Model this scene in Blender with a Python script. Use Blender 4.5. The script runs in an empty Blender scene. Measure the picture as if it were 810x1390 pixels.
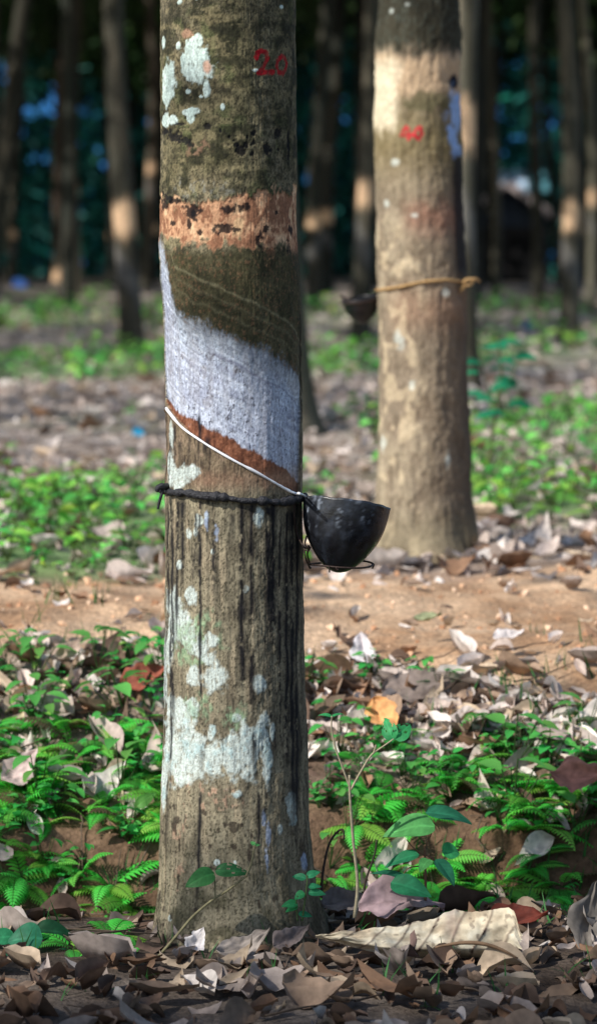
import bpy, math, random
import numpy as np
from mathutils import Vector

rng = np.random.default_rng(7)
random.seed(7)
sc = bpy.context.scene
COL = sc.collection

# ------------------------------------------------------------------ helpers
def L(r, g, b):
    def f(c):
        c /= 255.0
        return c / 12.92 if c <= 0.04045 else ((c + 0.055) / 1.055) ** 2.4
    return np.array([f(r), f(g), f(b)])

CAMZ, FPX, PCX, PCY, HOR = 0.91, 4000.0, 405.0, 695.0, 360.0
PITCH = math.atan((PCY - HOR) / FPX)
CP, SP = math.cos(PITCH), math.sin(PITCH)

def W(px, py, Y):
    """photo position at a given distance -> world point (used for reading sizes off the photo)"""
    xc, yc = (px - PCX) / FPX, (PCY - py) / FPX
    t = Y / (CP + yc * SP)
    return np.array([t * xc, Y, CAMZ + t * (-SP + yc * CP)])

def py_of(z, Y):
    dz = z - CAMZ
    dep = Y * CP - dz * SP
    up = Y * SP + dz * CP
    return PCY - FPX * up / dep

def _h(ix, iy, s):
    n = (ix.astype(np.int64) * 374761393 + iy.astype(np.int64) * 668265263 + s * 1442695041) & 0x7fffffff
    n = ((n ^ (n >> 13)) * 1274126177) & 0x7fffffff
    n = ((n ^ (n >> 15)) * 974711) & 0x7fffffff
    return (n & 0xffff) / 65535.0

def vn(x, y, s=0):
    x = np.asarray(x, float); y = np.asarray(y, float)
    ix, iy = np.floor(x), np.floor(y)
    fx, fy = x - ix, y - iy
    fx = fx * fx * (3 - 2 * fx); fy = fy * fy * (3 - 2 * fy)
    ix = ix.astype(np.int64); iy = iy.astype(np.int64)
    a = _h(ix, iy, s); b = _h(ix + 1, iy, s); c = _h(ix, iy + 1, s); d = _h(ix + 1, iy + 1, s)
    return (a * (1 - fx) + b * fx) * (1 - fy) + (c * (1 - fx) + d * fx) * fy

def fbm(x, y, s=0, o=4):
    """about -1..1"""
    r, a, t = 0, 1.0, 0
    for k in range(o):
        r = r + a * (vn(x * 2 ** k + 17.3 * k, y * 2 ** k - 9.1 * k, s + 31 * k) * 2 - 1)
        t += a; a *= 0.55
    return r / t * 1.5

def sst(a, b, x):
    t = np.clip((x - a) / (b - a), 0, 1)
    return t * t * (3 - 2 * t)

def mk(name, V, F, mat, col=None, parent=None, smooth=True, mesh_only=False):
    V = np.asarray(V, float)
    fs = F if isinstance(F, list) else [F]
    fs = [np.asarray(f, dtype=np.int32) for f in fs if len(f)]
    me = bpy.data.meshes.new(name)
    nl = sum(f.size for f in fs); nf = sum(len(f) for f in fs)
    me.vertices.add(len(V)); me.loops.add(nl); me.polygons.add(nf)
    me.vertices.foreach_set('co', V.astype(np.float32).ravel())
    me.loops.foreach_set('vertex_index', np.concatenate([f.ravel() for f in fs]))
    sizes = np.concatenate([np.full(len(f), f.shape[1], np.int32) for f in fs])
    st = np.concatenate([[0], np.cumsum(sizes)[:-1]]).astype(np.int32)
    me.polygons.foreach_set('loop_start', st)
    me.polygons.foreach_set('use_smooth', np.full(nf, smooth, bool))
    me.update(calc_edges=True); me.validate()
    if col is not None:
        col = np.asarray(col, float)
        if col.ndim == 1: col = np.tile(col, (len(V), 1))
        at = me.color_attributes.new('Col', 'FLOAT_COLOR', 'POINT')
        c4 = np.ones((len(V), 4), np.float32); c4[:, :3] = np.clip(col, 0, 1)
        at.data.foreach_set('color', c4.ravel())
    me.materials.append(mat)
    if mesh_only: return me
    return link(name, me, parent)

def link(name, me, parent=None):
    o = bpy.data.objects.new(name, me); COL.objects.link(o)
    if parent: o.parent = parent
    return o

def tag(o, label, cat=None, group=None):
    o['label'] = label
    if cat: o['category'] = cat
    if group: o['group'] = group
    return o

def thing(name, loc, label, cat, group=None):
    o = bpy.data.objects.new(name, None); COL.objects.link(o)
    o.empty_display_size = 0.05
    o.location = [float(v) for v in loc]
    return tag(o, label, cat, group)

def rel(V, root):
    return np.asarray(V) - np.array(root.location)

def join(parts):
    """[(V,F or [F..],C)] -> V,[F],C"""
    Vs, Fs, Cs, n = [], {}, [], 0
    for V, F, C in parts:
        V = np.asarray(V, float)
        for f in (F if isinstance(F, list) else [F]):
            f = np.asarray(f)
            if len(f): Fs.setdefault(f.shape[1], []).append(f + n)
        C = np.asarray(C, float)
        Cs.append(np.tile(C, (len(V), 1)) if C.ndim == 1 else C)
        Vs.append(V); n += len(V)
    return np.concatenate(Vs), [np.concatenate(v) for v in Fs.values()], np.concatenate(Cs)

def tube(pts, rad, seg=8, cap=True):
    P = np.asarray(pts, float); n = len(P)
    R = np.full(n, rad) if np.isscalar(rad) else np.asarray(rad, float)
    T = np.gradient(P, axis=0); T /= np.linalg.norm(T, axis=1)[:, None] + 1e-12
    up = np.array([0, 0, 1.0]) if abs(T[0][2]) < 0.9 else np.array([1.0, 0, 0])
    V = np.zeros((n, seg, 3)); N = np.cross(T[0], up); N /= np.linalg.norm(N)
    th = np.linspace(0, 2 * np.pi, seg, endpoint=False)
    for i in range(n):
        N = N - T[i] * N.dot(T[i]); N /= np.linalg.norm(N) + 1e-12
        B = np.cross(T[i], N)
        V[i] = P[i] + R[i] * (np.cos(th)[:, None] * N + np.sin(th)[:, None] * B)
    V = V.reshape(-1, 3)
    i, j = np.meshgrid(np.arange(n - 1), np.arange(seg), indexing='ij')
    a = i * seg + j; b = i * seg + (j + 1) % seg
    F = np.stack([a, b, b + seg, a + seg], -1).reshape(-1, 4)
    if cap:
        V = np.concatenate([V, [P[0]], [P[-1]]])
        k = np.arange(seg); k2 = (k + 1) % seg
        Fa = np.stack([k2, k, np.full(seg, n * seg)], -1)
        Fb = np.stack([(n - 1) * seg + k, (n - 1) * seg + k2, np.full(seg, n * seg + 1)], -1)
        return V, [F, np.concatenate([Fa, Fb])]
    return V, [F]

def spline(pts, n):
    P = np.asarray(pts, float)
    if len(P) < 3:
        t = np.linspace(0, 1, n)[:, None]; return P[0] * (1 - t) + P[-1] * t
    Q = np.concatenate([[2 * P[0] - P[1]], P, [2 * P[-1] - P[-2]]])
    out = []
    for u in np.linspace(0, len(P) - 1 - 1e-6, n):
        i = int(u); t = u - i
        a, b, c, d = Q[i:i + 4]
        out.append(0.5 * (2 * b + (c - a) * t + (2 * a - 5 * b + 4 * c - d) * t * t + (3 * b - a - 3 * c + d) * t ** 3))
    return np.array(out)

def grid_faces(nu, nv):
    i, j = np.meshgrid(np.arange(nu - 1), np.arange(nv - 1), indexing='ij')
    a = i * nv + j
    return np.stack([a, a + 1, a + nv + 1, a + nv], -1).reshape(-1, 4)

def frames(az, pitch, roll):
    """n x 3 x 3, leaf x axis = length, z = normal"""
    ca, sa, cp, sp, cr, sr = np.cos(az), np.sin(az), np.cos(pitch), np.sin(pitch), np.cos(roll), np.sin(roll)
    X = np.stack([ca * cp, sa * cp, sp], -1)
    Y0 = np.stack([-sa, ca, 0 * ca], -1)
    Z0 = np.cross(X, Y0)
    Y = Y0 * cr[:, None] + Z0 * sr[:, None]
    Z = np.cross(X, Y)
    return np.stack([X, Y, Z], -1)

def scatter(tpl, P, M, C, shade=None):
    TV, TF = tpl
    n, k = len(P), len(TV)
    V = np.einsum('nij,kj->nki', M, TV) + P[:, None, :]
    Cc = np.repeat(C[:, None, :], k, 1)
    if shade is not None: Cc = Cc * shade[None, :, None]
    Fs = [(f[None] + (np.arange(n) * k)[:, None, None]).reshape(-1, f.shape[1]) for f in (TF if isinstance(TF, list) else [TF])]
    return V.reshape(-1, 3), Fs, Cc.reshape(-1, 3)

def leaf_tpl(nu=7, nv=3, w=0.42, fold=0.12, curl=0.15, tip=1.0, edge=0.0, seed=0, wav=0.0):
    u = np.linspace(0, 1, nu); v = np.linspace(-1, 1, nv)
    U, Vv = np.meshgrid(u, v, indexing='ij')
    wid = w * 0.5 * np.sin(np.pi * np.clip(U, 0, 1) ** (0.75 * tip)) ** 0.8 + 0.004
    x = U; y = Vv * wid
    z = fold * np.abs(Vv) * wid * 2 + curl * (U - 0.4) ** 2 * 2 + edge * Vv * np.sin(U * 4)
    if wav: z = z + wav * fbm(U * 3 + seed, Vv * 1.5 + seed, seed, 2)
    return np.stack([x, y, z], -1).reshape(-1, 3), [grid_faces(nu, nv)]

# ------------------------------------------------------------------ materials
def newmat(name):
    m = bpy.data.materials.new(name); m.use_nodes = True
    nt = m.node_tree; nt.nodes.clear()
    return m, nt, nt.nodes, nt.links

def surf_mat(name, rough=0.85, nscale=200.0, lo=0.75, hi=1.25, bump=0.3, bscale=300.0, bdist=0.002, base=None, spec=0.3,
             trans=0.0, coat=0.0, rvar=0.0, stretch=(1, 1, 1), metal=0.0):
    m, nt, N, K = newmat(name)
    out = N.new('ShaderNodeOutputMaterial')
    bs = N.new('ShaderNodeBsdfPrincipled')
    bs.inputs['Roughness'].default_value = rough
    bs.inputs['Specular IOR Level'].default_value = spec
    bs.inputs['Coat Weight'].default_value = coat
    bs.inputs['Metallic'].default_value = metal
    tc = N.new('ShaderNodeTexCoord')
    mp = N.new('ShaderNodeMapping'); mp.inputs['Scale'].default_value = stretch
    K.new(tc.outputs['Object'], mp.inputs['Vector'])
    nz = N.new('ShaderNodeTexNoise'); nz.inputs['Scale'].default_value = nscale; nz.inputs['Detail'].default_value = 4
    K.new(mp.outputs['Vector'], nz.inputs['Vector'])
    mr = N.new('ShaderNodeMapRange'); mr.inputs[1].default_value = 0.3; mr.inputs[2].default_value = 0.7
    mr.inputs[3].default_value = lo; mr.inputs[4].default_value = hi
    K.new(nz.outputs['Fac'], mr.inputs[0])
    mx = N.new('ShaderNodeVectorMath'); mx.operation = 'SCALE'
    if base is None:
        at = N.new('ShaderNodeAttribute'); at.attribute_name = 'Col'
        K.new(at.outputs['Color'], mx.inputs[0])
    else:
        mx.inputs[0].default_value = [float(c) for c in base]
    K.new(mr.outputs[0], mx.inputs['Scale'])
    K.new(mx.outputs[0], bs.inputs['Base Color'])
    if rvar:
        m2 = N.new('ShaderNodeMapRange'); m2.inputs[1].default_value = 0.35; m2.inputs[2].default_value = 0.65
        m2.inputs[3].default_value = rough - rvar; m2.inputs[4].default_value = rough + rvar
        n3 = N.new('ShaderNodeTexNoise'); n3.inputs['Scale'].default_value = nscale * 0.37; n3.inputs['Detail'].default_value = 3
        K.new(mp.outputs['Vector'], n3.inputs['Vector']); K.new(n3.outputs['Fac'], m2.inputs[0]); K.new(m2.outputs[0], bs.inputs['Roughness'])
    if bump:
        n2 = N.new('ShaderNodeTexNoise'); n2.inputs['Scale'].default_value = bscale; n2.inputs['Detail'].default_value = 5
        K.new(mp.outputs['Vector'], n2.inputs['Vector'])
        bp = N.new('ShaderNodeBump'); bp.inputs['Strength'].default_value = bump; bp.inputs['Distance'].default_value = bdist
        K.new(n2.outputs['Fac'], bp.inputs['Height']); K.new(bp.outputs[0], bs.inputs['Normal'])
    if trans:
        tr = N.new('ShaderNodeBsdfTranslucent')
        K.new(mx.outputs[0], tr.inputs['Color'])
        ms = N.new('ShaderNodeMixShader'); ms.inputs[0].default_value = trans
        K.new(bs.outputs[0], ms.inputs[1]); K.new(tr.outputs[0], ms.inputs[2]); K.new(ms.outputs[0], out.inputs[0])
    else:
        K.new(bs.outputs[0], out.inputs[0])
    return m

M_BARK = surf_mat('bark', 0.9, 260, 0.78, 1.22, 0.3, 380, 0.0015, spec=0.2)
M_BARK2 = surf_mat('bark_far', 0.9, 60, 0.7, 1.3, 0.5, 90, 0.006, spec=0.2)
M_GREEN = surf_mat('green_leaf', 0.5, 60, 0.8, 1.2, 0.1, 200, 0.001, spec=0.2, trans=0.45)
M_DRY = surf_mat('dry_leaf', 0.75, 70, 0.7, 1.25, 0.25, 180, 0.001, spec=0.3, trans=0.12)
M_CANOPY = surf_mat('canopy_leaf', 0.55, 3, 0.7, 1.3, 0.0, spec=0.3, trans=0.3)
M_SOIL = surf_mat('soil', 0.95, 90, 0.7, 1.35, 0.6, 120, 0.012, spec=0.1)
M_STEM = surf_mat('stem', 0.8, 200, 0.75, 1.25, 0.3, 300, 0.001)
M_CUP = surf_mat('cup_shell', 0.36, 90, 0.5, 1.6, 0.35, 120, 0.002, spec=0.5, rvar=0.16)
M_WIRE = surf_mat('rusty_wire', 0.6, 300, 0.6, 1.4, 0.3, 400, 0.001, base=L(58, 46, 42), metal=0.3)
M_CORD = surf_mat('tarry_cord', 0.6, 250, 0.5, 1.6, 0.9, 350, 0.003, base=L(42, 42, 46), spec=0.4)
M_ROPE = surf_mat('straw_rope', 0.85, 150, 0.7, 1.3, 0.6, 250, 0.003, base=L(178, 144, 98))
M_LATEX = surf_mat('fresh_latex', 0.25, 100, 0.95, 1.05, 0.0, base=(0.88, 0.88, 0.9), spec=0.5)
M_PLASTIC = surf_mat('plastic_scrap', 0.5, 20, 0.8, 1.2, 0.0)
M_HUT = surf_mat('weathered_hut', 0.85, 3, 0.7, 1.3, 0.2, 8, 0.02)
M_PEBBLE = surf_mat('pebble', 0.9, 80, 0.75, 1.25, 0.4, 150, 0.003)

# ------------------------------------------------------------------ light
SUN = np.array([-0.64, -0.46, 0.68]); SUN /= np.linalg.norm(SUN)
ELEV = math.asin(SUN[2])
w = bpy.data.worlds.new('World'); sc.world = w; w.use_nodes = True
nt = w.node_tree
bg = nt.nodes.get('Background') or nt.nodes.new('ShaderNodeBackground')
sky = nt.nodes.new('ShaderNodeTexSky'); sky.sky_type = 'NISHITA'; sky.sun_disc = False
sky.sun_elevation = ELEV; sky.sun_rotation = math.atan2(SUN[0], SUN[1])
nt.links.new(sky.outputs[0], bg.inputs[0]); bg.inputs[1].default_value = 0.15
ld = bpy.data.lights.new('sun', 'SUN'); ld.energy = 5.0; ld.angle = math.radians(0.5); ld.color = (1.0, 0.95, 0.87)
lo = bpy.data.objects.new('sun', ld); COL.objects.link(lo)
lo.rotation_euler = Vector(SUN).to_track_quat('Z', 'Y').to_euler(); lo.location = (-8, -3, 9)

cd = bpy.data.cameras.new('camera'); cam = bpy.data.objects.new('camera', cd); COL.objects.link(cam)
cam.location = (0, 0, CAMZ); cam.rotation_euler = (math.pi / 2 - PITCH, 0, 0)
cd.sensor_fit = 'VERTICAL'; cd.sensor_height = 36.0; cd.lens = FPX / 1390 * 36.0
cd.clip_start = 0.1; cd.clip_end = 3000
cd.dof.use_dof = True; cd.dof.focus_distance = 3.93; cd.dof.aperture_fstop = 5.8; cd.dof.aperture_blades = 0
sc.camera = cam
sc.view_settings.view_transform = 'Standard'; sc.view_settings.look = 'None'; sc.view_settings.exposure = 0
try:
    sc.cycles.use_denoising = True; sc.cycles.denoiser = 'OPENIMAGEDENOISE'
    sc.cycles.max_bounces = 8; sc.cycles.diffuse_bounces = 4; sc.cycles.caustics_reflective = False; sc.cycles.caustics_refractive = False
except Exception:
    pass

# ------------------------------------------------------------------ ground
_py = [-80, 2.5, 3.6, 3.95, 4.12, 4.25, 4.32, 4.41, 4.55, 4.75, 5.0, 5.2, 5.6, 6.2, 8, 25, 60, 110, 300]
_pz = [0.0, 0.0, 0.0, 0.0, -0.012, -0.055, -0.065, 0.055, 0.11, 0.172, 0.235, 0.262, 0.275, 0.285, 0.285, 0.29, 0.45, 0.66, 1.2]
def H(x, y):
    x = np.asarray(x, float); y = np.asarray(y, float)
    near = sst(1.5, 3.0, y) * (1 - sst(9, 20, y))
    yy = y + 0.10 * fbm(x * 1.7, y * 0.6, 3, 2) * sst(4.05, 4.35, y) * (1 - sst(5, 7, y))
    z = np.interp(yy, _py, _pz)
    z = z + near * (0.016 * fbm(x * 2.2, y * 2.2, 5, 3) + 0.006 * fbm(x * 11, y * 11, 6, 3) + 0.007 * fbm(x * 5.5, y * 3.2, 7, 2) * sst(4.9, 5.1, y)) * (0.45 + 0.55 * sst(4.1, 4.5, y))
    z = z + sst(9, 18, y) * 0.05 * fbm(x * 0.35, y * 0.35, 8, 3)
    z = z + 0.09 * np.exp(-((y - 17.6 - 0.3 * np.sin(x)) / 0.35) ** 2) * (1 - sst(0.2, 1.0, x))
    return z

def path_mask(x, y):
    n = fbm(x * 1.6, y * 1.6, 12, 3)
    yn = 5.10 - 0.34 * sst(0.0, 0.5, x) + 0.12 * n        # near edge of the bare strip (nearer on the right)
    yf = 5.95 - 0.0 * x + 0.15 * n
    return sst(yn - 0.10, yn + 0.12, y) * (1 - sst(yf - 0.15, yf + 0.2, y))

def green_amt(x, y):
    """density of low green growth"""
    n = 0.5 + 0.5 * fbm(x * 1.1, y * 0.6, 21, 3)
    g = np.zeros_like(np.asarray(x, float))
    left = 1 - sst(-0.05, 0.15, x)
    g = np.maximum(g, left * sst(5.85, 6.1, y) * (1 - sst(8.2, 9.0, y)) * sst(0.15, 0.75, n + 0.15))
    g = np.maximum(g, (1 - left) * sst(6.9, 7.6, y) * (1 - sst(10.5, 12.5, y)) * sst(0.1, 0.75, n + 0.2) * sst(0.1, 0.5, x))
    g = np.maximum(g, np.exp(-((y - 17.4) / 0.9) ** 2) * (1 - sst(0.3, 1.2, x)) * 0.9)
    g = np.maximum(g, np.exp(-((y - 33) / 5.0) ** 2) * (0.5 + 0.6 * n) * (1 - 0.6 * sst(-0.5, 1.5, x)))
    g = np.maximum(g, np.exp(-((y - 22) / 3.0) ** 2) * sst(0.2, 1.0, n + 0.15) * sst(0.5, 1.5, x))
    g = np.maximum(g, 0.35 * sst(0.55, 0.8, n) * sst(9, 12, y) * (1 - sst(45, 60, y)))
    return np.clip(g, 0, 1)

ys = np.concatenate([np.linspace(-70, 2.6, 18), np.linspace(2.7, 3.3, 24), np.linspace(3.305, 6.6, 420), 6.6 + (np.geomspace(1, 60, 200) - 1) / 59 * 103.4 + 0.01, [125, 150, 190, 250, 400]])
ss = np.concatenate([[-400, -120, -50, -20, -9, -4.5, -2.2], np.linspace(-1.25, 1.25, 340), [2.2, 4.5, 9, 20, 50, 120, 400]])
YY, SS = np.meshgrid(ys, ss, indexing='ij')
XX = SS * (0.75 * sst(-70, 3, YY) + 0.0) + np.where(np.abs(SS) <= 1.3, SS * 0.115 * np.clip(YY - 4, 0, 400), SS * 0.02 * np.clip(YY, 0, 60))
ZZ = H(XX, YY)
pm = path_mask(XX, YY); ga = green_amt(XX, YY)
n1 = fbm(XX * 6, YY * 6, 41, 4); n2 = fbm(XX * 25, YY * 25, 42, 3); n3 = fbm(XX * 1.2, YY * 1.2, 43, 3)
humus = L(112, 94, 80); grey = L(192, 180, 170); dirt = L(204, 174, 144); dirt2 = L(158, 126, 98); grn = L(66, 128, 54)
c = humus + (grey - humus) * np.clip(0.25 + 0.35 * n1 + 0.3 * sst(6, 12, YY), 0, 1)[..., None]
c = c + ((dirt + (dirt2 - dirt) * np.clip(0.5 + 0.8 * n1 + 0.4 * n2 + 0.4 * n3, 0, 1)[..., None]) - c) * pm[..., None]
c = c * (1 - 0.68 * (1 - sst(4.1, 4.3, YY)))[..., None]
face = sst(4.2, 4.34, YY) * (1 - sst(4.5, 4.7, YY))
cut = L(104, 78, 56)
c = c + (cut * (0.75 + 0.35 * n1[..., None]) - c) * (face * 0.85)[..., None]
c = c + (grn - c) * (ga * 0.6)[..., None]
far = sst(62, 100, YY)
c = c + (L(50, 46, 38) - c) * far[..., None]
c = c * (1 + 0.25 * n2[..., None])
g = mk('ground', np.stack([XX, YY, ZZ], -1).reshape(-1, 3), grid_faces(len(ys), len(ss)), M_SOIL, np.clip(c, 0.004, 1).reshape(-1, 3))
g['kind'] = 'structure'

# hill added behind the wood to block bright sky, haze put into its blue
hx = np.linspace(-700, 700, 90); hy = np.linspace(330, 760, 14)
HX, HY = np.meshgrid(hx, hy, indexing='ij')
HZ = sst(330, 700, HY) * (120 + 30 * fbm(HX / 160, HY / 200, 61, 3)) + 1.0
M_HILL = surf_mat('painted_haze_hill', 0.95, 0.03, 0.6, 1.4, 0.0, base=(0.03, 0.13, 0.31), spec=0.0)
o = mk('added_hill', np.stack([HX, HY, HZ], -1).reshape(-1, 3), grid_faces(90, 14), M_HILL); o['kind'] = 'structure'

# ------------------------------------------------------------------ canopy gaps: cut so that sun reaches chosen spots
GAPS = []           # (point, radius)
def gap(px, py, Y, r): GAPS.append((W(px, py, Y), r))
gap(170, 306, 21.0, 0.13); gap(202, 246, 55, 0.3); gap(107, 225, 50, 0.5); gap(76, 385, 60, 0.4); gap(640, 268, 14.0, 0.07)
gap(757, 325, 26, 0.09); gap(498, 275, 24, 0.16); gap(500, 320, 24, 0.1); gap(798, 360, 40, 0.3)
gap(516, 100, 6.35, 0.09); gap(516, 165, 6.35, 0.05); gap(530, 350, 6.3, 0.06); gap(540, 455, 6.3, 0.12); gap(525, 560, 6.3, 0.10)
gap(456, 392, 60, 0.8); gap(692, 245, 78, 0.9); gap(720, 280, 70, 0.5)
for px, py, r in [(40, 405, 1.0), (130, 410, 0.9), (200, 410, 0.8), (60, 433, 0.8), (10, 436, 0.8), (170, 436, 0.5), (90, 490, 0.4), (140, 492, 0.25), (450, 440, 0.5), (470, 412, 1.0), (440, 425, 0.7), (485, 445, 0.5), (700, 435, 0.4),
                  (455, 510, 0.3), (740, 590, 0.5), (680, 610, 0.45), (790, 600, 0.4), (660, 650, 0.3)]:
    Y = 0.62 * FPX / (py - HOR); GAPS.append((np.array([(px - PCX) / FPX * Y, Y, 0.3]), r))

def keep_light(P, size=0.2):
    """leaf positions not standing between the sun and a sunlit spot"""
    ok = np.ones(len(P), bool)
    for g0, r in GAPS:
        d = P - g0
        t = d @ SUN
        dist = np.linalg.norm(d - t[:, None] * SUN, axis=1)
        ok &= ~((t > 0.5) & (dist < r + 0.42 * size))
    return ok

VIEWS = [(77, 122, 15, 36), (42, 148, 13, 15), (20, 140, 8, 30), (4, 95, 8, 16), (118, 140, 8, 14), (690, 90, 8, 30), (740, 165, 9, 40), (125, 95, 9, 22), (435, 60, 9, 24), (462, 130, 8, 16), (420, 240, 7, 18), (672, 60, 7, 26), (664, 160, 7, 30), (15, 90, 9, 20), (60, 210, 8, 16), (140, 215, 8, 18), (702, 190, 8, 20), (800, 60, 9, 18)]
def keep_view(P):
    pxp = P[:, 0] / np.maximum(P[:, 1], 1) * FPX + PCX; pyp = py_of(P[:, 2], np.maximum(P[:, 1], 1))
    d = np.full(len(P), 9.0)
    for a, b, ra, rb in VIEWS: d = np.minimum(d, np.abs((pxp - a) / ra) ** 3 + np.abs((pyp - b) / rb) ** 3)
    return (d > 1.0) | (P[:, 1] < 30)

def tau(x, y):
    """leaf layers over a ground spot seen along the sun ray"""
    n = 0.5 + 0.5 * fbm(x * 0.9, y * 0.45, 77, 3)
    t = 0.25 + 0.9 * sst(0.35, 0.75, n)
    t = t * np.interp(y, [3, 4.3, 6, 9, 14, 25, 40, 70], [0.12, 0.12, 0.12, 0.15, 0.6, 1.2, 1.6, 2.6])
    t = np.where((np.abs(x - 0.0) < 0.55) & (y > 3.45) & (y < 4.12), 0.10 + 0.25 * n, t)
    t = np.where(y < 3.24, 2.2, t)  # dense leaf cover added to keep the foremost strip in shade
    return t

def leafcards(P, size, col, seed, flat=0.6):
    r = np.random.default_rng(seed)
    n = len(P)
    az = r.uniform(0, 2 * np.pi, n); pi = r.normal(-0.3, flat, n); ro = r.normal(0, flat, n)
    s = size * r.uniform(0.7, 1.3, n)
    M = frames(az, pi, ro) * s[:, None, None]
    TV = np.array([[0, 0, 0], [0.35, -0.24, 0.02], [1, 0, -0.08], [0.35, 0.24, 0.02]])
    C = col[None] * r.uniform(0.6, 1.4, n)[:, None] * (1 + r.normal(0, 0.08, (n, 3)))
    return scatter((TV, [np.array([[0, 1, 2, 3]])]), P, M, C)

parts = []
def canopy_zone(x0, x1, y0, y1, lsize, z0, z1, seed):
    r = np.random.default_rng(seed)
    area = (x1 - x0) * (y1 - y0)
    a_leaf = lsize * lsize * 0.24 * 0.55
    n = int(area * 4.2 / a_leaf)
    n = min(n, 60000)
    x = r.uniform(x0, x1, n); y = r.uniform(y0, y1, n)
    dens = n * a_leaf / area
    keep = r.random(n) < tau(x, y) / dens  # leaf cover picked by the shade wanted on the ground below
    x, y = x[keep], y[keep]
    z = r.uniform(z0, z1, len(x))
    t = (z - 0.4) / SUN[2]
    P = np.stack([x, y, np.full(len(x), 0.4)], -1) + t[:, None] * SUN
    P = P[keep_light(P, lsize) & keep_view(P)]
    parts.append(leafcards(P, lsize, np.array([0.035, 0.075, 0.02]), seed + 1))
canopy_zone(-2.0, 2.0, 2.2, 12, 0.17, 4.6, 7.5, 101)
canopy_zone(-5, 5, 12, 24, 0.26, 4.8, 8.5, 102)
canopy_zone(-13, 13, 24, 50, 0.42, 5.5, 9.5, 103)
canopy_zone(-22, 22, 50, 120, 0.8, 6.5, 12, 104)
V, F, C = join(parts)
o = mk('shade_canopy', V, F, M_CANOPY, C, smooth=False); tag(o, 'dark leafy canopy of the plantation, its cover shaped for the shade below'); o['kind'] = 'stuff'

# ------------------------------------------------------------------ painted trunks (the two near trees)
class Trunk:
    def __init__(s, prof, Y, pyb, pyt, step, nf, ztop):
        s.Y = Y
        pr = np.array(prof, float); o_ = np.argsort(pr[:, 0]); pr = pr[o_]; s.pr = pr
        rows = np.arange(pyb, pyt, -step)
        z = np.array([W(PCX, p, Y)[2] for p in rows])
        zu = np.linspace(z[-1] + 0.02, ztop, 60)
        z = np.concatenate([z, zu]); rows = np.concatenate([rows, py_of(zu, Y)])
        s.z = z
        ph = np.concatenate([np.linspace(-1.75, 1.75, nf), np.linspace(1.75, 2 * np.pi - 1.75, 26)[1:-1]])
        ph = np.where(ph > np.pi, ph - 2 * np.pi, ph)
        s.PHI, _ = np.meshgrid(ph, z); s.PY = np.tile(rows[:, None], (1, len(ph))); s.Z = np.tile(z[:, None], (1, len(ph)))
        cx, R = s.cr(s.PY)
        up = np.clip((s.Z - W(PCX, pyt, Y)[2]), 0, None)
        s.CX, s.R = cx, R * (1 - 0.06 * up)
        s.R0 = float(np.mean(pr[:, 2] - pr[:, 1]) / 2)
        s.A = s.R0 * s.PHI
        s.D = np.zeros_like(s.A)
        s.C = np.zeros(s.A.shape + (3,))
        s.m_px = Y / FPX       # metres per photo pixel there
    def cr(s, py):
        l = np.interp(py, s.pr[:, 0], s.pr[:, 1]); r = np.interp(py, s.pr[:, 0], s.pr[:, 2])
        return (l + r) / 2, (r - l) / 2
    def a(s, px, py):
        cx, R = s.cr(np.asarray(py, float))
        return s.R0 * np.arcsin(np.clip((np.asarray(px, float) - cx) / R, -0.995, 0.995))
    def sq(s, px, py):
        cx, R = s.cr(py); q = np.clip((px - cx) / R, -0.97, 0.97)
        return 1 / math.sqrt(1 - q * q)
    def pos(s, px, py, off=0.0):
        """world point on the bark"""
        cx, R = s.cr(py); ph = math.asin(max(-0.999, min(0.999, (px - cx) / R)))
        return s.pp(ph, py, off)
    def pp(s, ph, py, off=0.0):
        cx, R = s.cr(py); k = s.m_px
        z = W(PCX, py, s.Y)[2]; rr = R * k + off
        return np.array([(cx - PCX) * k + rr * math.sin(ph), s.Y - rr * math.cos(ph), z])
    def blob(s, px, py, rx, ry, rough=0.45, fr=0.12, soft=0.25, seed=0):
        rx = rx * s.sq(px, py)
        d = np.hypot((s.A - s.a(px, py)) / rx, (s.PY - py) / ry)
        n = fbm(s.A * fr, s.PY * fr, 200 + seed, 4)
        return sst(-soft, soft, 1 - d + rough * n)
    def put(s, col, m):
        s.C += (np.asarray(col) - s.C) * np.clip(m, 0, 1)[..., None]
    def stroke(s, pts, wd, soft=1.0):
        P = [(float(s.a(x, y)), y) for x, y in pts]; d = np.full(s.A.shape, 1e9)
        for (x0, y0), (x1, y1) in zip(P[:-1], P[1:]):
            dx, dy = x1 - x0, y1 - y0; q = dx * dx + dy * dy + 1e-9
            t = np.clip(((s.A - x0) * dx + (s.PY - y0) * dy) / q, 0, 1)
            d = np.minimum(d, np.hypot(s.A - x0 - t * dx, s.PY - y0 - t * dy))
        return 1 - sst(wd - soft, wd + soft, d + 1.2 * fbm(s.A * 0.3, s.PY * 0.3, 91, 2))
    def verts(s):
        k = s.m_px
        rr = s.R * k + s.D
        return np.stack([(s.CX - PCX) * k + rr * np.sin(s.PHI), s.Y - rr * np.cos(s.PHI), s.Z], -1)
    def faces(s):
        nr, nc = s.A.shape
        i, j = np.meshgrid(np.arange(nr - 1), np.arange(nc), indexing='ij')
        a = i * nc + j; b = i * nc + (j + 1) % nc
        return np.stack([a, b, b + nc, a + nc], -1).reshape(-1, 4)

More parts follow.
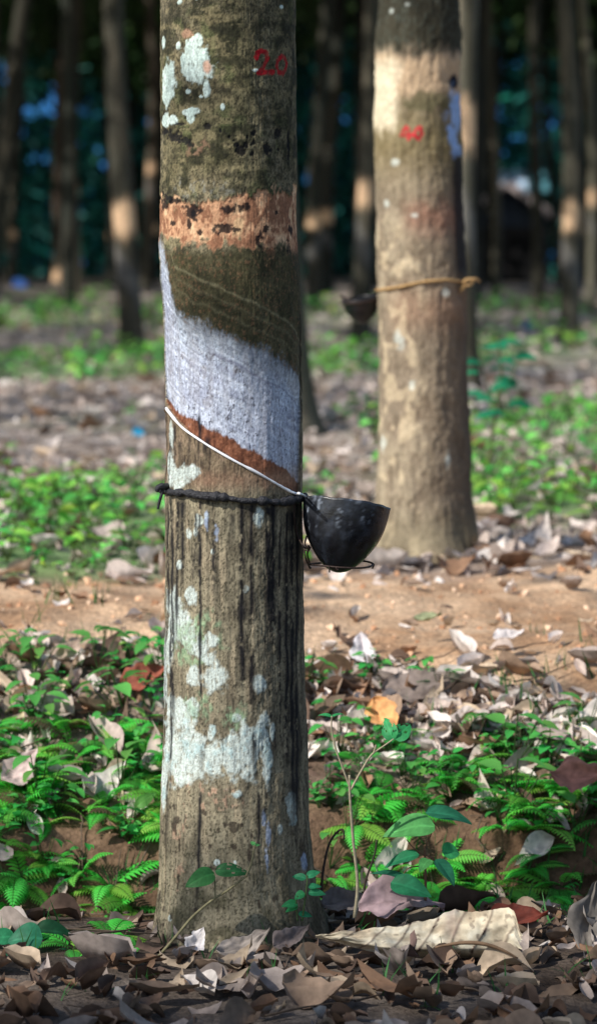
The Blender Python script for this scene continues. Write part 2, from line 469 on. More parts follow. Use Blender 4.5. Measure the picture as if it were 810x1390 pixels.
# ---- front tree
MT = Trunk([(-60, 221, 399), (0, 220, 400), (150, 219, 402), (300, 217, 404), (345, 216, 405), (400, 219, 407), (470, 222, 409), (545, 224, 411), (600, 225, 411), (660, 224, 411), (780, 223, 411), (900, 223, 413),
            (1000, 221, 416), (1060, 217, 418), (1130, 216, 420), (1200, 215, 427), (1250, 213, 436), (1290, 210, 447), (1340, 202, 462)], 4.0, 1345, -25, 1.45, 300, 5.4)
A, PY = MT.A, MT.PY
nL = fbm(A * 0.016, PY * 0.010, 1, 4); nM = fbm(A * 0.06, PY * 0.045, 2, 4); nS = fbm(A * 0.22, PY * 0.16, 3, 3)
nV = fbm(A * 0.14, PY * 0.012, 4, 4); nVf = fbm(A * 0.45, PY * 0.035, 5, 3); nF = fbm(A * 0.55, PY * 0.5, 6, 2)
# weathered bark ground tone
brown = L(146, 137, 114); brownd = L(112, 104, 86); olive = L(108, 102, 74); dkol = L(54, 54, 38); tan = L(178, 162, 134)
MT.C[:] = brown
MT.put(brownd, 0.5 + 0.9 * nM)
MT.put(tan, sst(0.15, 0.7, nV) * 0.6)
up = 1 - sst(330, 640, PY)
MT.put(olive, np.clip(up * (0.75 + 0.6 * nL), 0, 0.95))
MT.put(dkol, up * sst(-0.05, 0.55, nM + 0.35 * nL) * 0.85)
MT.put(L(108, 98, 74), up * sst(0.3, 0.65, -nM + 0.3 * nS) * 0.55)
MT.put(dkol * 0.75, np.exp(-((PY - 42 - 6 * nM) / 22) ** 2) * sst(-0.5, 0.3, nM + 0.2) * 0.85)
MT.put(L(128, 118, 98), sst(0.42, 0.6, nF + 0.3 * nS) * (1 - sst(0, 60, PY)) * 0.6)
MT.put(L(90, 100, 62), up * sst(0.35, 0.8, fbm(A * 0.035, PY * 0.03, 17, 3)) * 0.5)
MT.put(dkol * 0.7, sst(0.45, 0.62, -nF + 0.4 * nS) * 0.6)
hb_ = fbm(A * 0.045, PY * 0.10, 511, 4)
MT.put(L(150, 138, 104), up * sst(0.15, 0.6, hb_) * 0.5); MT.put(L(40, 40, 30), up * sst(0.2, 0.6, -hb_ + 0.3 * nF) * 0.6)
MT.put(L(36, 36, 28), up * sst(0.35, 0.55, fbm(A * 0.3, PY * 0.3, 512, 2)) * 0.6)
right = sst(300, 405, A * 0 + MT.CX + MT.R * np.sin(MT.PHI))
MT.put(dkol * 0.8, right * up * 0.35)  # upper bark darkened in colour towards the right, away from the sun
# vertical cracks along both flanks
flank = sst(0.75, 1.25, np.abs(MT.PHI))
crk = sst(0.28, 0.55, fbm(A * 0.33, PY * 0.014, 18, 3))
MT.put(L(52, 46, 40), crk * (0.15 + 0.5 * flank) * sst(520, 640, PY))
MT.D -= 0.0008 * crk * (0.3 + 0.7 * flank) * sst(500, 640, PY)
# lichen, upper left
lich = L(208, 226, 218); lich2 = L(190, 212, 204); lgrn = L(146, 176, 138); black = L(20, 20, 24)
lm = np.zeros_like(A)
for i, (x, y, rx, ry) in enumerate([(268, 88, 23, 25), (272, 62, 10, 9), (284, 128, 5, 12), (262, 156, 13, 5), (263, 163, 6, 8), (231, 118, 9, 30), (229, 165, 7, 9), (239, 166, 6, 6), (260, 129, 4, 3), (277, 136, 3, 2), (246, 66, 4, 5), (306, 150, 3, 5), (225, 60, 3, 8), (248, 8, 4, 3), (272, 5, 3, 3), (382, 14, 3, 3), (349, 101, 5, 2)]):
    lm = np.maximum(lm, MT.blob(x, y, rx, ry, 0.4, 0.10, 0.15, i))
MT.put(L(160, 128, 104), MT.blob(258, 52, 8, 6, 0.4, 0.12, 0.3, 71))
MT.put(lich, lm * (0.9 + 0.2 * nS)); MT.put(lich2 * 0.85, lm * sst(0.0, 0.6, nM) * 0.55)
MT.put(L(200, 164, 142), lm * MT.blob(286, 97, 6, 8, 0.4, 0.1, 0.4, 72))
MT.D += 0.0007 * lm
# red number 20
red = L(165, 18, 32)
dig = MT.stroke([(350, 84), (352, 77), (358, 74), (364, 78), (364, 86), (359, 96), (353, 104), (364, 103), (373, 102)], 3.4)
dig = np.maximum(dig, MT.stroke([(384, 80), (378, 86), (377, 95), (380, 102), (385, 103), (389, 97), (390, 88), (387, 81), (384, 80)], 3.0))
MT.put(red, dig * (0.85 + 0.3 * nS))
# black scars and borer holes
for i, (x, y, rx, ry) in enumerate([(227, 181, 8, 4), (240, 188, 12, 6), (256, 193, 10, 6), (263, 200, 5, 6), (329, 208, 7, 6), (336, 200, 4, 4), (347, 183, 4, 6), (346, 197, 3, 5), (345, 211, 3, 3), (365, 206, 6, 7), (379, 183, 5, 7), (380, 205, 2, 2), (314, 190, 2, 2), (303, 181, 2, 3), (285, 175, 5, 4), (392, 200, 2, 18), (248, 172, 8, 2), (320, 195, 3, 2), (324, 200, 3, 3), (338, 190, 2, 2)]):
    mm = MT.blob(x, y, rx, ry, 0.6, 0.2, 0.25, 30 + i)
    MT.put(black, mm * 0.9); MT.D -= 0.001 * mm
MT.put(L(150, 118, 96), MT.blob(275, 205, 16, 10, 0.7, 0.1, 0.4, 51) * sst(-0.2, 0.5, nS) * 0.6)
MT.put(L(140, 140, 130), MT.blob(275, 258, 40, 14, 0.8, 0.08, 0.5, 52) * sst(0.1, 0.6, nS) * 0.5)
# salmon scraped band
apx = lambda pts: (np.array([float(MT.a(x, y)) for x, y in pts]), np.array([y for x, y in pts], float))
def curve(pts):
    xs, yv = apx(pts); return np.interp(A, xs, yv)
topb = curve([(221, 274), (255, 277), (300, 276), (330, 266), (370, 262), (403, 262)]) + 11 * nM + 4 * nS
botb = curve([(221, 318), (245, 330), (280, 334), (320, 326), (360, 338), (403, 346)]) + 14 * nM + 6 * nS
fr = (np.abs(MT.PHI) < 1.9)
bm = sst(-3, 2, PY - topb) * (1 - sst(-5, 5, PY - botb)) * fr
salm = L(196, 150, 116); rust = L(118, 76, 56)
MT.put(salm, bm * (0.95 + 0.1 * nS))
MT.put(rust, bm * sst(-0.15, 0.4, 1.3 * nM + 0.7 * nS + 0.06 + 0.5 * np.exp(-((PY - 290) / 16) ** 2) * sst(320, 350, MT.CX + MT.R * np.sin(MT.PHI))) * 0.75)
MT.put(L(232, 196, 156), bm * sst(0.3, 0.6, -nM) * 0.6)
MT.put(L(206, 170, 130), MT.blob(326, 308, 9, 10, 0.3, 0.1, 0.2, 53))
for i, (x, y, rx, ry) in enumerate([(224, 275, 6, 9), (240, 274, 11, 3), (263, 287, 9, 6), (266, 293, 3, 5), (312, 284, 6, 6), (333, 283, 6, 5), (308, 312, 14, 4), (362, 310, 5, 4), (355, 318, 3, 6), (397, 313, 3, 4), (273, 316, 3, 3), (377, 290, 2, 2), (259, 302, 2, 6), (352, 330, 3, 8), (236, 304, 3, 2), (392, 336, 3, 6)]):
    mm = MT.blob(x, y, rx * 1.25, ry * 1.25, 0.9, 0.16, 0.25, 60 + i); MT.put(black, mm * 0.92)
MT.D -= 0.0012 * bm
MT.put(salm * 0.9, sst(0.38, 0.6, nS) * np.exp(-((PY - 352) / 16) ** 2) * 0.7 * fr)
# tapping panel
cutc = curve([(224, 545), (228, 552), (250, 575), (300, 607), (350, 634), (375, 650), (400, 667), (410, 674)]) + 1.2 * nM
upc = curve([(217, 330), (222, 345), (229, 368), (236, 400), (243, 424), (261, 434), (297, 448), (337, 468), (368, 484), (390, 496), (403, 512), (409, 530)])
inphi = (MT.PHI > -1.66) & (A < float(MT.a(408.5, 600)))
pan = (PY > upc - 4) & (PY < cutc) & inphi
upn = upc + 5 * nS + 8 * nM + 4 * nF
pw = sst(-14, 20, PY - upn) * (0.85 + 0.15 * sst(20, 40, PY - upn)) * (PY < cutc) * inphi
# mossy zone with slanted old cut lines above the panel
mz = sst(335, 350, PY) * (1 - sst(-4, 10, PY - upn)) * fr * (PY < 560)
MT.put(L(70, 66, 44), mz * 0.75); MT.put(dkol, mz * sst(-0.3, 0.5, nM) * 0.6)
MT.put(L(112, 84, 62), mz * sst(0.25, 0.6, nF * 0.6 + nS * 0.5) * 0.6)
for dy, k in [(-62, 0.8), (-30, 0.35), (-46, 0.3)]:
    ln = np.exp(-((PY - (upc + dy + 4 * nM)) / 2.0) ** 2) * mz
    MT.put(L(126, 120, 92), ln * k)
    MT.D += 0.0012 * sst(-2, 2, PY - (upc + dy)) * 0 + 0
white = L(192, 200, 216); wsh = L(146, 150, 172); wgr = L(168, 184, 196)
MT.put(white, pw)
MT.put(wsh, pw * sst(-0.25, 0.7, nV * 0.3 + nM * 0.8) * 0.5)
MT.put(wgr, pw * sst(-30, 40, upn + 45 - PY) * 0.6)
fl = sst(0.22, 0.5, fbm(A * 0.5, PY * 0.14, 19, 3))
MT.put(L(100, 102, 122), pw * fl * 0.5)
MT.put(L(60, 56, 66), pw * sst(0.52, 0.66, fbm(A * 0.4, PY * 0.22, 20, 3)) * 0.8)
MT.put(L(120, 104, 92), pw * sst(0.5, 0.8, fbm(A * 0.05, PY * 0.05, 22, 3)) * 0.35)
MT.put(L(222, 228, 236), pw * np.exp(-((PY - upn - 14 - 5 * nM) / 9) ** 2) * sst(-0.3, 0.4, nS) * 0.6)
for (p, wd) in [([(281, 538), (283, 530), (287, 522), (283, 518), (288, 512)], 1.2), ([(286, 522), (290, 536)], 1.0), ([(280, 480), (286, 486), (292, 478)], 1.1)]:
    MT.put(L(70, 62, 66), MT.stroke(p, wd, 1.0) * 0.8)
cl_ = fbm((PY - cutc) * 0.30, A * 0.018, 531, 3)
MT.put(L(136, 140, 160), pw * sst(0.15, 0.6, cl_) * 0.45); MT.put(L(224, 230, 240), pw * sst(0.2, 0.6, -cl_) * 0.4); MT.D += 0.0004 * cl_ * pw
vs_ = fbm(A * 0.09, PY * 0.008, 532, 3)
MT.put(L(150, 150, 158), pw * sst(0.1, 0.6, vs_) * 0.4)
ln = np.exp(-((PY - (upc + 32 + 3 * nM)) / 1.4) ** 2) * pw * sst(270, 300, MT.CX + MT.R * np.sin(MT.PHI))
MT.put(L(116, 112, 130), ln * 0.6)
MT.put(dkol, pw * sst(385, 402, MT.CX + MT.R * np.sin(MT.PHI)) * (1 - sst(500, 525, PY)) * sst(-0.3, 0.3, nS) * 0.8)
# fresh brown shaving above the cut
thk = curve([(224, 6), (240, 13), (280, 22), (340, 26), (385, 26), (410, 14)]) + 5 * nM + 2.5 * nS
bs_ = sst(-2.0, 2.0, PY - (cutc - thk)) * (PY < cutc) * inphi
MT.put(L(128, 82, 60), bs_ * sst(-1, 0.2, nS + 0.9)); MT.put(L(84, 50, 38), bs_ * sst(0, 0.5, nS + 0.4 * nF) * 0.7); MT.put(L(160, 110, 84), bs_ * sst(0.25, 0.6, -nS) * 0.5)
# recess of the panel
rec = (sst(0, 26, PY - upc) * (PY < cutc) * inphi)
MT.D -= 0.0042 * rec
MT.D += 0.0005 * nV * pw + 0.0003 * nS * pw
# dark grooves left and right of the panel
gr = np.exp(-((A - float(MT.a(409.5, 600))) / 4.0) ** 2) * sst(415, 440, PY) * (1 - sst(668, 690, PY))
MT.put(L(38, 30, 28), gr * 0.95); MT.D -= 0.002 * gr
gl = np.exp(-((A - float(MT.a(225.3, 560))) / 5) ** 2) * sst(480, 510, PY) * (1 - sst(570, 590, PY))
MT.put(L(34, 28, 26), gl * 0.8 * sst(-0.4, 0.3, nS)); MT.D += 0.003 * gl * (0.5 + nS)
# below the cut: stained bark, drips
bel = sst(0, 3, PY - cutc) * (1 - sst(640, 672, PY)) * fr * (PY > 545)
MT.put(L(112, 92, 72), bel * 0.6)
MT.put(L(44, 38, 36), bel * sst(-0.1, 0.5, nVf * 0.7 + nM * 0.6) * 0.8)
MT.put(L(150, 128, 108), bel * sst(0.2, 0.6, -nM) * 0.5)
MT.put(L(150, 118, 96), np.exp(-((PY - 645) / 12) ** 2) * sst(255, 270, MT.CX + MT.R * np.sin(MT.PHI)) * (0.5 + 0.3 * nM) * fr)
lm2 = np.zeros_like(A)
for i, (x, y, rx, ry) in enumerate([(240, 643, 14, 18), (262, 636, 9, 8), (232, 590, 4, 18), (230, 622, 4, 16), (272, 700, 6, 8), (283, 693, 3, 5), (268, 715, 4, 6), (258, 717, 4, 8),
        (236, 812, 13, 22), (243, 838, 15, 24), (232, 870, 6, 30), (262, 800, 8, 12), (258, 852, 14, 14), (268, 870, 14, 10), (288, 858, 9, 10), (285, 882, 12, 9), (291, 908, 19, 17), (264, 905, 9, 12), (232, 950, 8, 14), (245, 962, 13, 20), (262, 950, 10, 14), (236, 1005, 13, 42), (262, 1012, 17, 36), (290, 1018, 17, 30), (318, 1010, 16, 30), (340, 1004, 13, 34), (357, 985, 9, 26), (363, 1020, 6, 26), (322, 960, 6, 5), (248, 1038, 14, 18), (222, 1055, 4, 34), (288, 980, 6, 10), (335, 790, 4, 5), (370, 985, 4, 12), (352, 915, 8, 10), (322, 1060, 6, 5), (395, 1085, 7, 20), (380, 1110, 3, 6), (297, 1150, 3, 3), (320, 1150, 3, 4), (234, 1232, 3, 4), (352, 695, 6, 18), (245, 760, 4, 6), (290, 740, 3, 4), (225, 900, 3, 60)]):
    lm2 = np.maximum(lm2, MT.blob(x, y, rx, ry, 0.5, 0.085, 0.22, 100 + i))
lm2 = lm2 * (0.35 + 0.65 * sst(-0.95, -0.45, nS + 0.4 * nVf))
gm = np.clip(MT.blob(262, 860, 26, 34, 0.7, 0.06, 0.4, 90) + MT.blob(322, 958, 14, 14, 0.7, 0.08, 0.4, 91) + MT.blob(268, 945, 20, 14, 0.7, 0.08, 0.4, 92), 0, 1)
MT.put(lgrn, gm * sst(-0.5, 0.4, nS) * 0.75)
MT.put(L(202, 214, 208), lm2 * 0.92)
MT.put(lgrn, lm2 * gm * sst(-0.2, 0.6, nM) * 0.7)
MT.put(L(160, 196, 200), lm2 * sst(0.1, 0.6, nM) * 0.5 * sst(930, 980, PY))
MT.put(L(120, 116, 100), lm2 * sst(0.35, 0.6, nF) * 0.6)
MT.D += 0.0006 * lm2
sal2 = sst(0.15, 0.5, nS + 0.3 * nM)
for x, y, rx, ry in [(268, 1054, 40, 7), (254, 1100, 5, 26), (247, 1170, 7, 18), (300, 1075, 30, 10), (240, 1120, 6, 10)]:
    MT.put(L(186, 152, 128), MT.blob(x, y, rx, ry, 0.7, 0.1, 0.4, int(x)) * sal2 * 0.7)
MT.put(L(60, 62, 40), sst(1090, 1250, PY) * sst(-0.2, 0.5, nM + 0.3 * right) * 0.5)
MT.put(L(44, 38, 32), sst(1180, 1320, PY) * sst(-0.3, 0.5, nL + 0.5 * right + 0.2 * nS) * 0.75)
MT.put(L(50, 42, 36), sst(0.5, 0.75, fbm(A * 0.1, PY * 0.07, 24, 3)) * sst(1050, 1090, PY) * 0.8)
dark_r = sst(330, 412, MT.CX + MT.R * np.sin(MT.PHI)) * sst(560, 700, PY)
MT.put(L(92, 80, 64), dark_r * 0.35)  # shade of the right flank put into the bark colour
rr = np.random.default_rng(5)
drips = [(236, 690, 1010, 1.3), (243, 672, 900, 1.2), (250, 675, 830, 2.0), (266, 690, 815, 2.2), (273, 672, 1060, 1.4), (284, 672, 760, 2.0), (292, 672, 840, 2.6), (300, 672, 720, 1.6), (330, 676, 980, 4.0), (343, 676, 1000, 3.0), (346, 980, 1080, 1.6), (365, 680, 880, 3.2), (372, 676, 1060, 3.0), (381, 700, 1040, 2.0), (390, 690, 1080, 3.5), (398, 690, 1140, 3.5), (404, 680, 1160, 3.0), (316, 690, 760, 1.5), (309, 672, 700, 2.0), (229, 690, 860, 1.6), (232, 800, 1100, 1.2), (273, 1060, 1250, 1.6), (284, 1080, 1120, 2.0), (330, 1060, 1110, 3.0), (296, 1080, 1100, 2.4), (352, 1040, 1200, 1.4), (362, 1060, 1150, 1.2), (271, 560, 662, 1.4), (282, 590, 660, 2.2), (258, 585, 662, 1.2), (246, 590, 660, 2.0), (300, 614, 662, 1.4), (236, 575, 655, 1.6), (310, 930, 965, 3.0), (284, 950, 990, 3.0), (228, 585, 655, 2.0)]
for x, y0, y1, wd in drips:
    wd = wd * (0.55 if x > 378 else 1.0)
    sq = MT.sq(x, (y0 + y1) / 2)
    wob = 2.2 * (vn(PY * 0.02 + x, PY * 0 + x) - 0.5) + 1.2 * (vn(PY * 0.09 + x, PY * 0 + 2 * x) - 0.5)
    aa = np.interp(PY, [y0, y1], [float(MT.a(x, y0)), float(MT.a(x, y1))])
    wv = (0.7 + 1.35 * wd) * (0.5 + 0.9 * vn(PY * 0.05, PY * 0 + x, 9)) * min(sq, 1.8)
    mm = np.exp(-((A - aa - wob) / wv) ** 2) * sst(y0 - 6, y0 + 4, PY) * (1 - sst(y1 - 90, y1, PY)) * sst(-0.75, -0.25, nS * 0.6 + fbm(A * 0.05, PY * 0.02, int(x), 2))
    MT.put(L(22, 22, 28), mm * 0.97); MT.D += 0.0003 * mm
st_ = sst(0.12, 0.5, fbm(A * 0.16, PY * 0.006, 501, 3) + 0.35 * fbm(A * 0.5, PY * 0.03, 502, 2)) * sst(672, 690, PY) * (1 - sst(930, 1120, PY + 60 * nV)) * fr
MT.put(L(34, 31, 32), st_ * (0.30 + 0.25 * sst(310, 400, MT.CX + MT.R * np.sin(MT.PHI))) * (1 - 0.8 * lm2))
ed = sst(0.05, 0.4, fbm(A * 0.4, PY * 0.01, 503, 3)) * sst(0.9, 1.2, -MT.PHI) * sst(560, 600, PY)
MT.put(L(40, 36, 34), ed * 0.75); MT.D -= 0.001 * ed
# bluish sticky drops
for i, (x, y, rx, ry) in enumerate([(358, 1095, 3, 10), (364, 1118, 3, 14), (362, 1150, 2, 14), (282, 700, 3, 12), (296, 715, 3, 10), (411, 1160, 3, 12)]):
    MT.put(L(150, 165, 190), MT.blob(x, y, rx, ry, 0.5, 0.2, 0.3, 160 + i) * 0.7)
pore = sst(0.5, 0.72, fbm(A * 0.5, PY * 0.13, 25, 3)) * (1 - pw) * (1 - bm)
MT.put(L(48, 44, 38), pore * 0.5); MT.D -= 0.0003 * pore
MT.D += 0.0022 * nL + 0.0008 * nM * (1 - pw) + 0.0003 * nS * (1 - pw) + 0.0003 * nVf * (1 - pw)
lob = 0.018 * np.exp(-np.clip(MT.Z + 0.0, 0, None) / 0.05) * (0.4 + np.clip(np.sin(MT.PHI * 2.5 + 2.2), 0, 1))
MT.D += lob
MT.C *= (1 + 0.16 * nF + 0.10 * nVf)[..., None]

root = thing('rubber_tree', (MT.pp(0, 1300)[0], 4.0, 0.0), 'nearest tapped rubber tree, lichen spotted trunk with fresh diagonal cut and red number 20', 'tree')
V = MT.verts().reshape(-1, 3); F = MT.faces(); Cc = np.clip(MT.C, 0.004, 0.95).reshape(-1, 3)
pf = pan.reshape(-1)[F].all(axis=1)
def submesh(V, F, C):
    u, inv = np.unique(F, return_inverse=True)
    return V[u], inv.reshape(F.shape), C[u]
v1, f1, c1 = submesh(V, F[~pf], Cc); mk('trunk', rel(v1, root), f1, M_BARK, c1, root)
v1, f1, c1 = submesh(V, F[pf], Cc); o = mk('tapping_panel', rel(v1, root), f1, M_BARK, c1, root)
o['label'] = 'bare whitish shaved panel with a brown lower edge'
# latex running down the cut
pts = [(227, 552), (232, 558), (250, 576.5), (275, 593), (300, 608), (325, 622), (350, 635.5), (375, 651), (392, 662), (403, 668)]
lp = spline([MT.pos(x, y, 0.0006) for x, y in pts], 70)
lr = 0.0019 + 0.0005 * np.array([fbm(np.array(i * 0.3), np.array(0.0), 3, 2) for i in range(70)]); lr[0] = 0.001
v, f = tube(lp, lr, 8); mk('latex_streak', rel(v, root), f, M_LATEX, None, root)

# ---- second tree
ST = Trunk([(-60, 511, 621), (0, 511, 621), (100, 508, 622), (200, 508, 625), (300, 511, 629), (400, 513, 632), (480, 514, 633), (600, 515, 637), (680, 514, 641), (720, 512, 645), (752, 507, 653), (775, 502, 658)], 6.4, 778, -25, 1.6, 170, 5.4)
A, PY = ST.A, ST.PY
nM = fbm(A * 0.07, PY * 0.05, 302, 4); nS = fbm(A * 0.25, PY * 0.2, 303, 3); nL = fbm(A * 0.025, PY * 0.018, 301, 3); nV = fbm(A * 0.2, PY * 0.02, 304, 3)
SX = ST.CX + ST.R * np.sin(ST.PHI)
ST.C[:] = L(138, 124, 106)
ST.put(L(172, 158, 134), sst(-0.4, 0.8, nL + 0.4 * nM) * (0.8 - 0.6 * sst(530, 600, SX)))  # sunlit left side painted into the bark as a paler tone
ST.put(L(104, 88, 72), sst(0.0, 0.8, -nM + 0.2 * nL) * 0.5)
ST.put(L(84, 74, 62), sst(0.25, 0.5, fbm(A * 0.3, PY * 0.03, 321, 3)) * 0.45)
ST.put(L(108, 92, 76), sst(555, 625, SX) * 0.5)  # shaded right side painted into the bark colour
ST.put(L(120, 108, 72), np.exp(-((PY - 190) / 55) ** 2) * 0.7)
ST.put(L(150, 110, 92), np.exp(-((PY - 295 - 10 * nM) / 22) ** 2) * sst(535, 560, SX) * 0.7)
ST.put(L(154, 122, 100), np.exp(-((PY - 420) / 26) ** 2) * sst(515, 545, SX) * 0.6)
ST.put(L(224, 204, 170), sst(0.25, 0.55, fbm(A * 0.06, PY * 0.045, 309, 3)) * sst(280, 340, PY) * (1 - sst(550, 590, SX)) * 0.4)  # cream blotches kept to the left, adding to its painted sunlight
ST.put(L(36, 38, 28), (1 - sst(60, 84, PY + 8 * nM + 5 * nV)) * 0.9)
ST.put(L(70, 74, 66), (1 - sst(60, 84, PY + 8 * nM)) * sst(0.2, 0.6, nS) * 0.7)
cb = sst(72, 86, PY + 8 * nM + 5 * nV) * (1 - sst(125, 150, PY + 8 * nM))
ST.put(L(190, 164, 134), cb * 0.85)
ST.put(L(220, 206, 178), sst(76, 90, PY + 5 * nV) * (1 - sst(165, 190, PY + 12 * nM)) * (1 - sst(528, 545, SX + 5 * nM)) * 0.95)  # sunny left edge painted as a cream highlight
ST.put(L(92, 88, 62), ST.blob(580, 140, 34, 14, 0.5, 0.08, 0.3, 3) * 0.8)
ST.put(L(30, 30, 40), ST.blob(612, 112, 5, 9, 0.5, 0.08, 0.3, 4))
for i, (x, y, rx, ry) in enumerate([(617, 150, 10, 26), (611, 188, 8, 18), (618, 205, 8, 10)]):
    ST.put(L(150, 180, 226), ST.blob(x, y, rx, ry, 0.5, 0.12, 0.3, 10 + i) * 0.95)
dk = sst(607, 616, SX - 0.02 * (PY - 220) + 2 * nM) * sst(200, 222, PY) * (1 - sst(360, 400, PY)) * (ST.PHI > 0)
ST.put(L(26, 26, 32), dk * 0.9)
ST.put(L(64, 52, 46), sst(605, 640, SX) * sst(380, 420, PY) * (ST.PHI > 0) * 0.65)  # lower right side darkened in colour as the shaded side
for i, (x, y, rx, ry) in enumerate([(533, 222, 5, 4), (522, 277, 3, 4), (559, 293, 4, 3), (528, 18, 3, 3), (548, 10, 4, 2), (600, 396, 5, 5), (540, 460, 6, 10), (557, 520, 4, 5), (605, 620, 3, 10), (520, 600, 4, 8)]):
    ST.put(L(214, 222, 214), ST.blob(x, y, rx, ry, 0.6, 0.15, 0.4, 20 + i) * 0.6)
ST.put(L(120, 112, 88), np.exp(-((PY - 730) / 40) ** 2) * 0.5)
red = L(206, 32, 56)
d4 = ST.stroke([(549, 175), (541, 186), (556, 186)], 2.0); d4 = np.maximum(d4, ST.stroke([(551, 178), (551, 192)], 2.0))
d4 = np.maximum(d4, ST.stroke([(563, 175), (559, 181), (560, 189), (565, 191), (568, 185), (567, 177), (563, 175)], 2.0))
ST.put(red, d4 * (0.9 + 0.2 * nS))
ST.D += 0.004 * nL + 0.002 * nM + 0.001 * nS + 0.001 * nV
ST.D += 0.03 * np.exp(-np.clip(ST.Z - 0.28, 0, None) / 0.06) * (0.3 + 0.7 * np.clip(np.sin(ST.PHI * 3 + 0.8), 0, 1))
ST.C *= (1 + 0.15 * nS)[..., None]
root2 = thing('rubber_tree', (ST.pp(0, 750)[0], 6.4, 0.28), 'second rubber tree with pale sunlit bark, red number and a straw rope round it', 'tree')
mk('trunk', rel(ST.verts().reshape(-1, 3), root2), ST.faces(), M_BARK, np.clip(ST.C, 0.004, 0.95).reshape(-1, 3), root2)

def crown_geo(center, rx, rz, n, size, seed, clumps=14):
    r = np.random.default_rng(seed)
    d = r.normal(size=(clumps, 3)); d /= np.linalg.norm(d, axis=1)[:, None]
    cc = d * r.uniform(0.45, 0.95, (clumps, 1)) * np.array([rx, rx, rz])
    k = r.integers(0, clumps, n)
    P = cc[k] + r.normal(size=(n, 3)) * np.array([rx, rx, rz]) * 0.24 * r.uniform(0.5, 1.2, (clumps, 1))[k]
    P = P + np.asarray(center)
    return P

def add_crown(root, top, rx, rz, n, size, seed, limbs=True):
    P = crown_geo(top + np.array([0, 0, rz * 0.6]), rx, rz, n, size, seed)
    # crown leaves thinned where they would shade the near ground
    t = (P[:, 2] - 0.4) / SUN[2]; G = P - t[:, None] * SUN
    r = np.random.default_rng(seed + 5)
    open_ = (np.abs(G[:, 0]) < 2.2) & (G[:, 1] < 13) & (G[:, 1] > 2.5)
    ok = keep_light(P, size) & keep_view(P) & ~(open_ & (r.random(len(P)) < 0.8))
    v, f, c = leafcards(P[ok], size, np.array([0.035, 0.08, 0.02]), seed + 2)
    mk('crown', rel(v, root), f, M_CANOPY, c, root, smooth=False)
    if limbs:
        for k in range(3):
            az = k * 2.1 + seed; e = top + np.array([math.cos(az) * rx * 0.6, math.sin(az) * rx * 0.6, rz * 0.7])
            b = top - np.array([0, 0, 0.15 + 0.1 * k])
            m = (b + e) / 2 + np.array([0, 0, -0.1 * rz])
            v, f = tube(spline([b, m, e], 10), np.linspace(0.05, 0.015, 10), 7)
            mk('limb', rel(v, root), f, M_BARK2, L(96, 84, 68), root)
add_crown(root, np.array([MT.pp(0, -60)[0], 4.0, 5.3]), 1.7, 1.3, 900, 0.2, 11)
add_crown(root2, np.array([ST.pp(0, -60)[0], 6.4, 5.3]), 1.7, 1.3, 900, 0.2, 12)

# ------------------------------------------------------------------ other trees of the plantation
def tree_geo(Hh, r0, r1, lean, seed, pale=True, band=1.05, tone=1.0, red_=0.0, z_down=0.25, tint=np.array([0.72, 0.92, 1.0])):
    """trunk with bark paint; base at origin"""
    nz, ns = 90, 20
    z = np.concatenate([np.linspace(-z_down, 3.0, 66), np.linspace(3.1, Hh, nz - 66)])
    th = np.linspace(0, 2 * np.pi, ns, endpoint=False)
    Z, T = np.meshgrid(z, th, indexing='ij')
    t = np.clip(Z / Hh, 0, 1)
    R = r0 + (r1 - r0) * t + r0 * 0.55 * np.exp(-np.clip(Z, 0, None) / 0.10)
    n = fbm(np.cos(T) * 1.5 + seed, Z * 1.3 + np.sin(T) * 1.5, seed, 4); n2 = fbm(np.cos(T) * 4 + seed, Z * 5 + np.sin(T) * 4, seed + 1, 3)
    R = R * (1 + 0.08 * n)
    bow = 0.06 * np.sin(Z * 0.9 + seed)
    X = lean[0] * Z + bow + R * np.cos(T); Yv = lean[1] * Z + R * np.sin(T)
    c = np.zeros(Z.shape + (3,)); c[:] = L(112, 98, 82) * tone * tint  # tone and tint put the shade and bluish cast of the wood into bark
    def put(col, m): 
        nonlocal c; c = c + (np.asarray(col) - c) * np.clip(m, 0, 1)[..., None]
    put(L(60, 56, 44) * tone, sst(-0.2, 0.5, n + 0.4 * n2) * 0.7)
    put(L(150, 136, 116) * tone, sst(0.2, 0.7, -n + 0.3 * n2) * 0.5)
    if pale:
        bb = sst(band - 0.1, band - 0.02, Z + 0.05 * n2) * (1 - sst(band + 0.12, band + 0.2, Z + 0.05 * n2))
        put(L(222, 186, 150), bb * 0.9)  # scraped band, its pale colour also standing in for a sun fleck
        pb = sst(band - 0.55, band - 0.4, Z + 0.12 * np.cos(T) + 0.05 * n2) * (1 - sst(band - 0.3, band - 0.22, Z + 0.12 * np.cos(T)))
        put(L(150, 148, 150), pb * 0.25)
    if red_: put(L(96, 66, 58) * 0.6, sst(0.5, 1.6, Z) * red_)
    V = np.stack([X, Yv, Z], -1).reshape(-1, 3)
    i, j = np.meshgrid(np.arange(nz - 1), np.arange(ns), indexing='ij')
    a = i * ns + j; b = i * ns + (j + 1) % ns
    F = np.stack([a, b, b + ns, a + ns], -1).reshape(-1, 4)
    return V, F, np.clip(c, 0.004, 0.9).reshape(-1, 3)

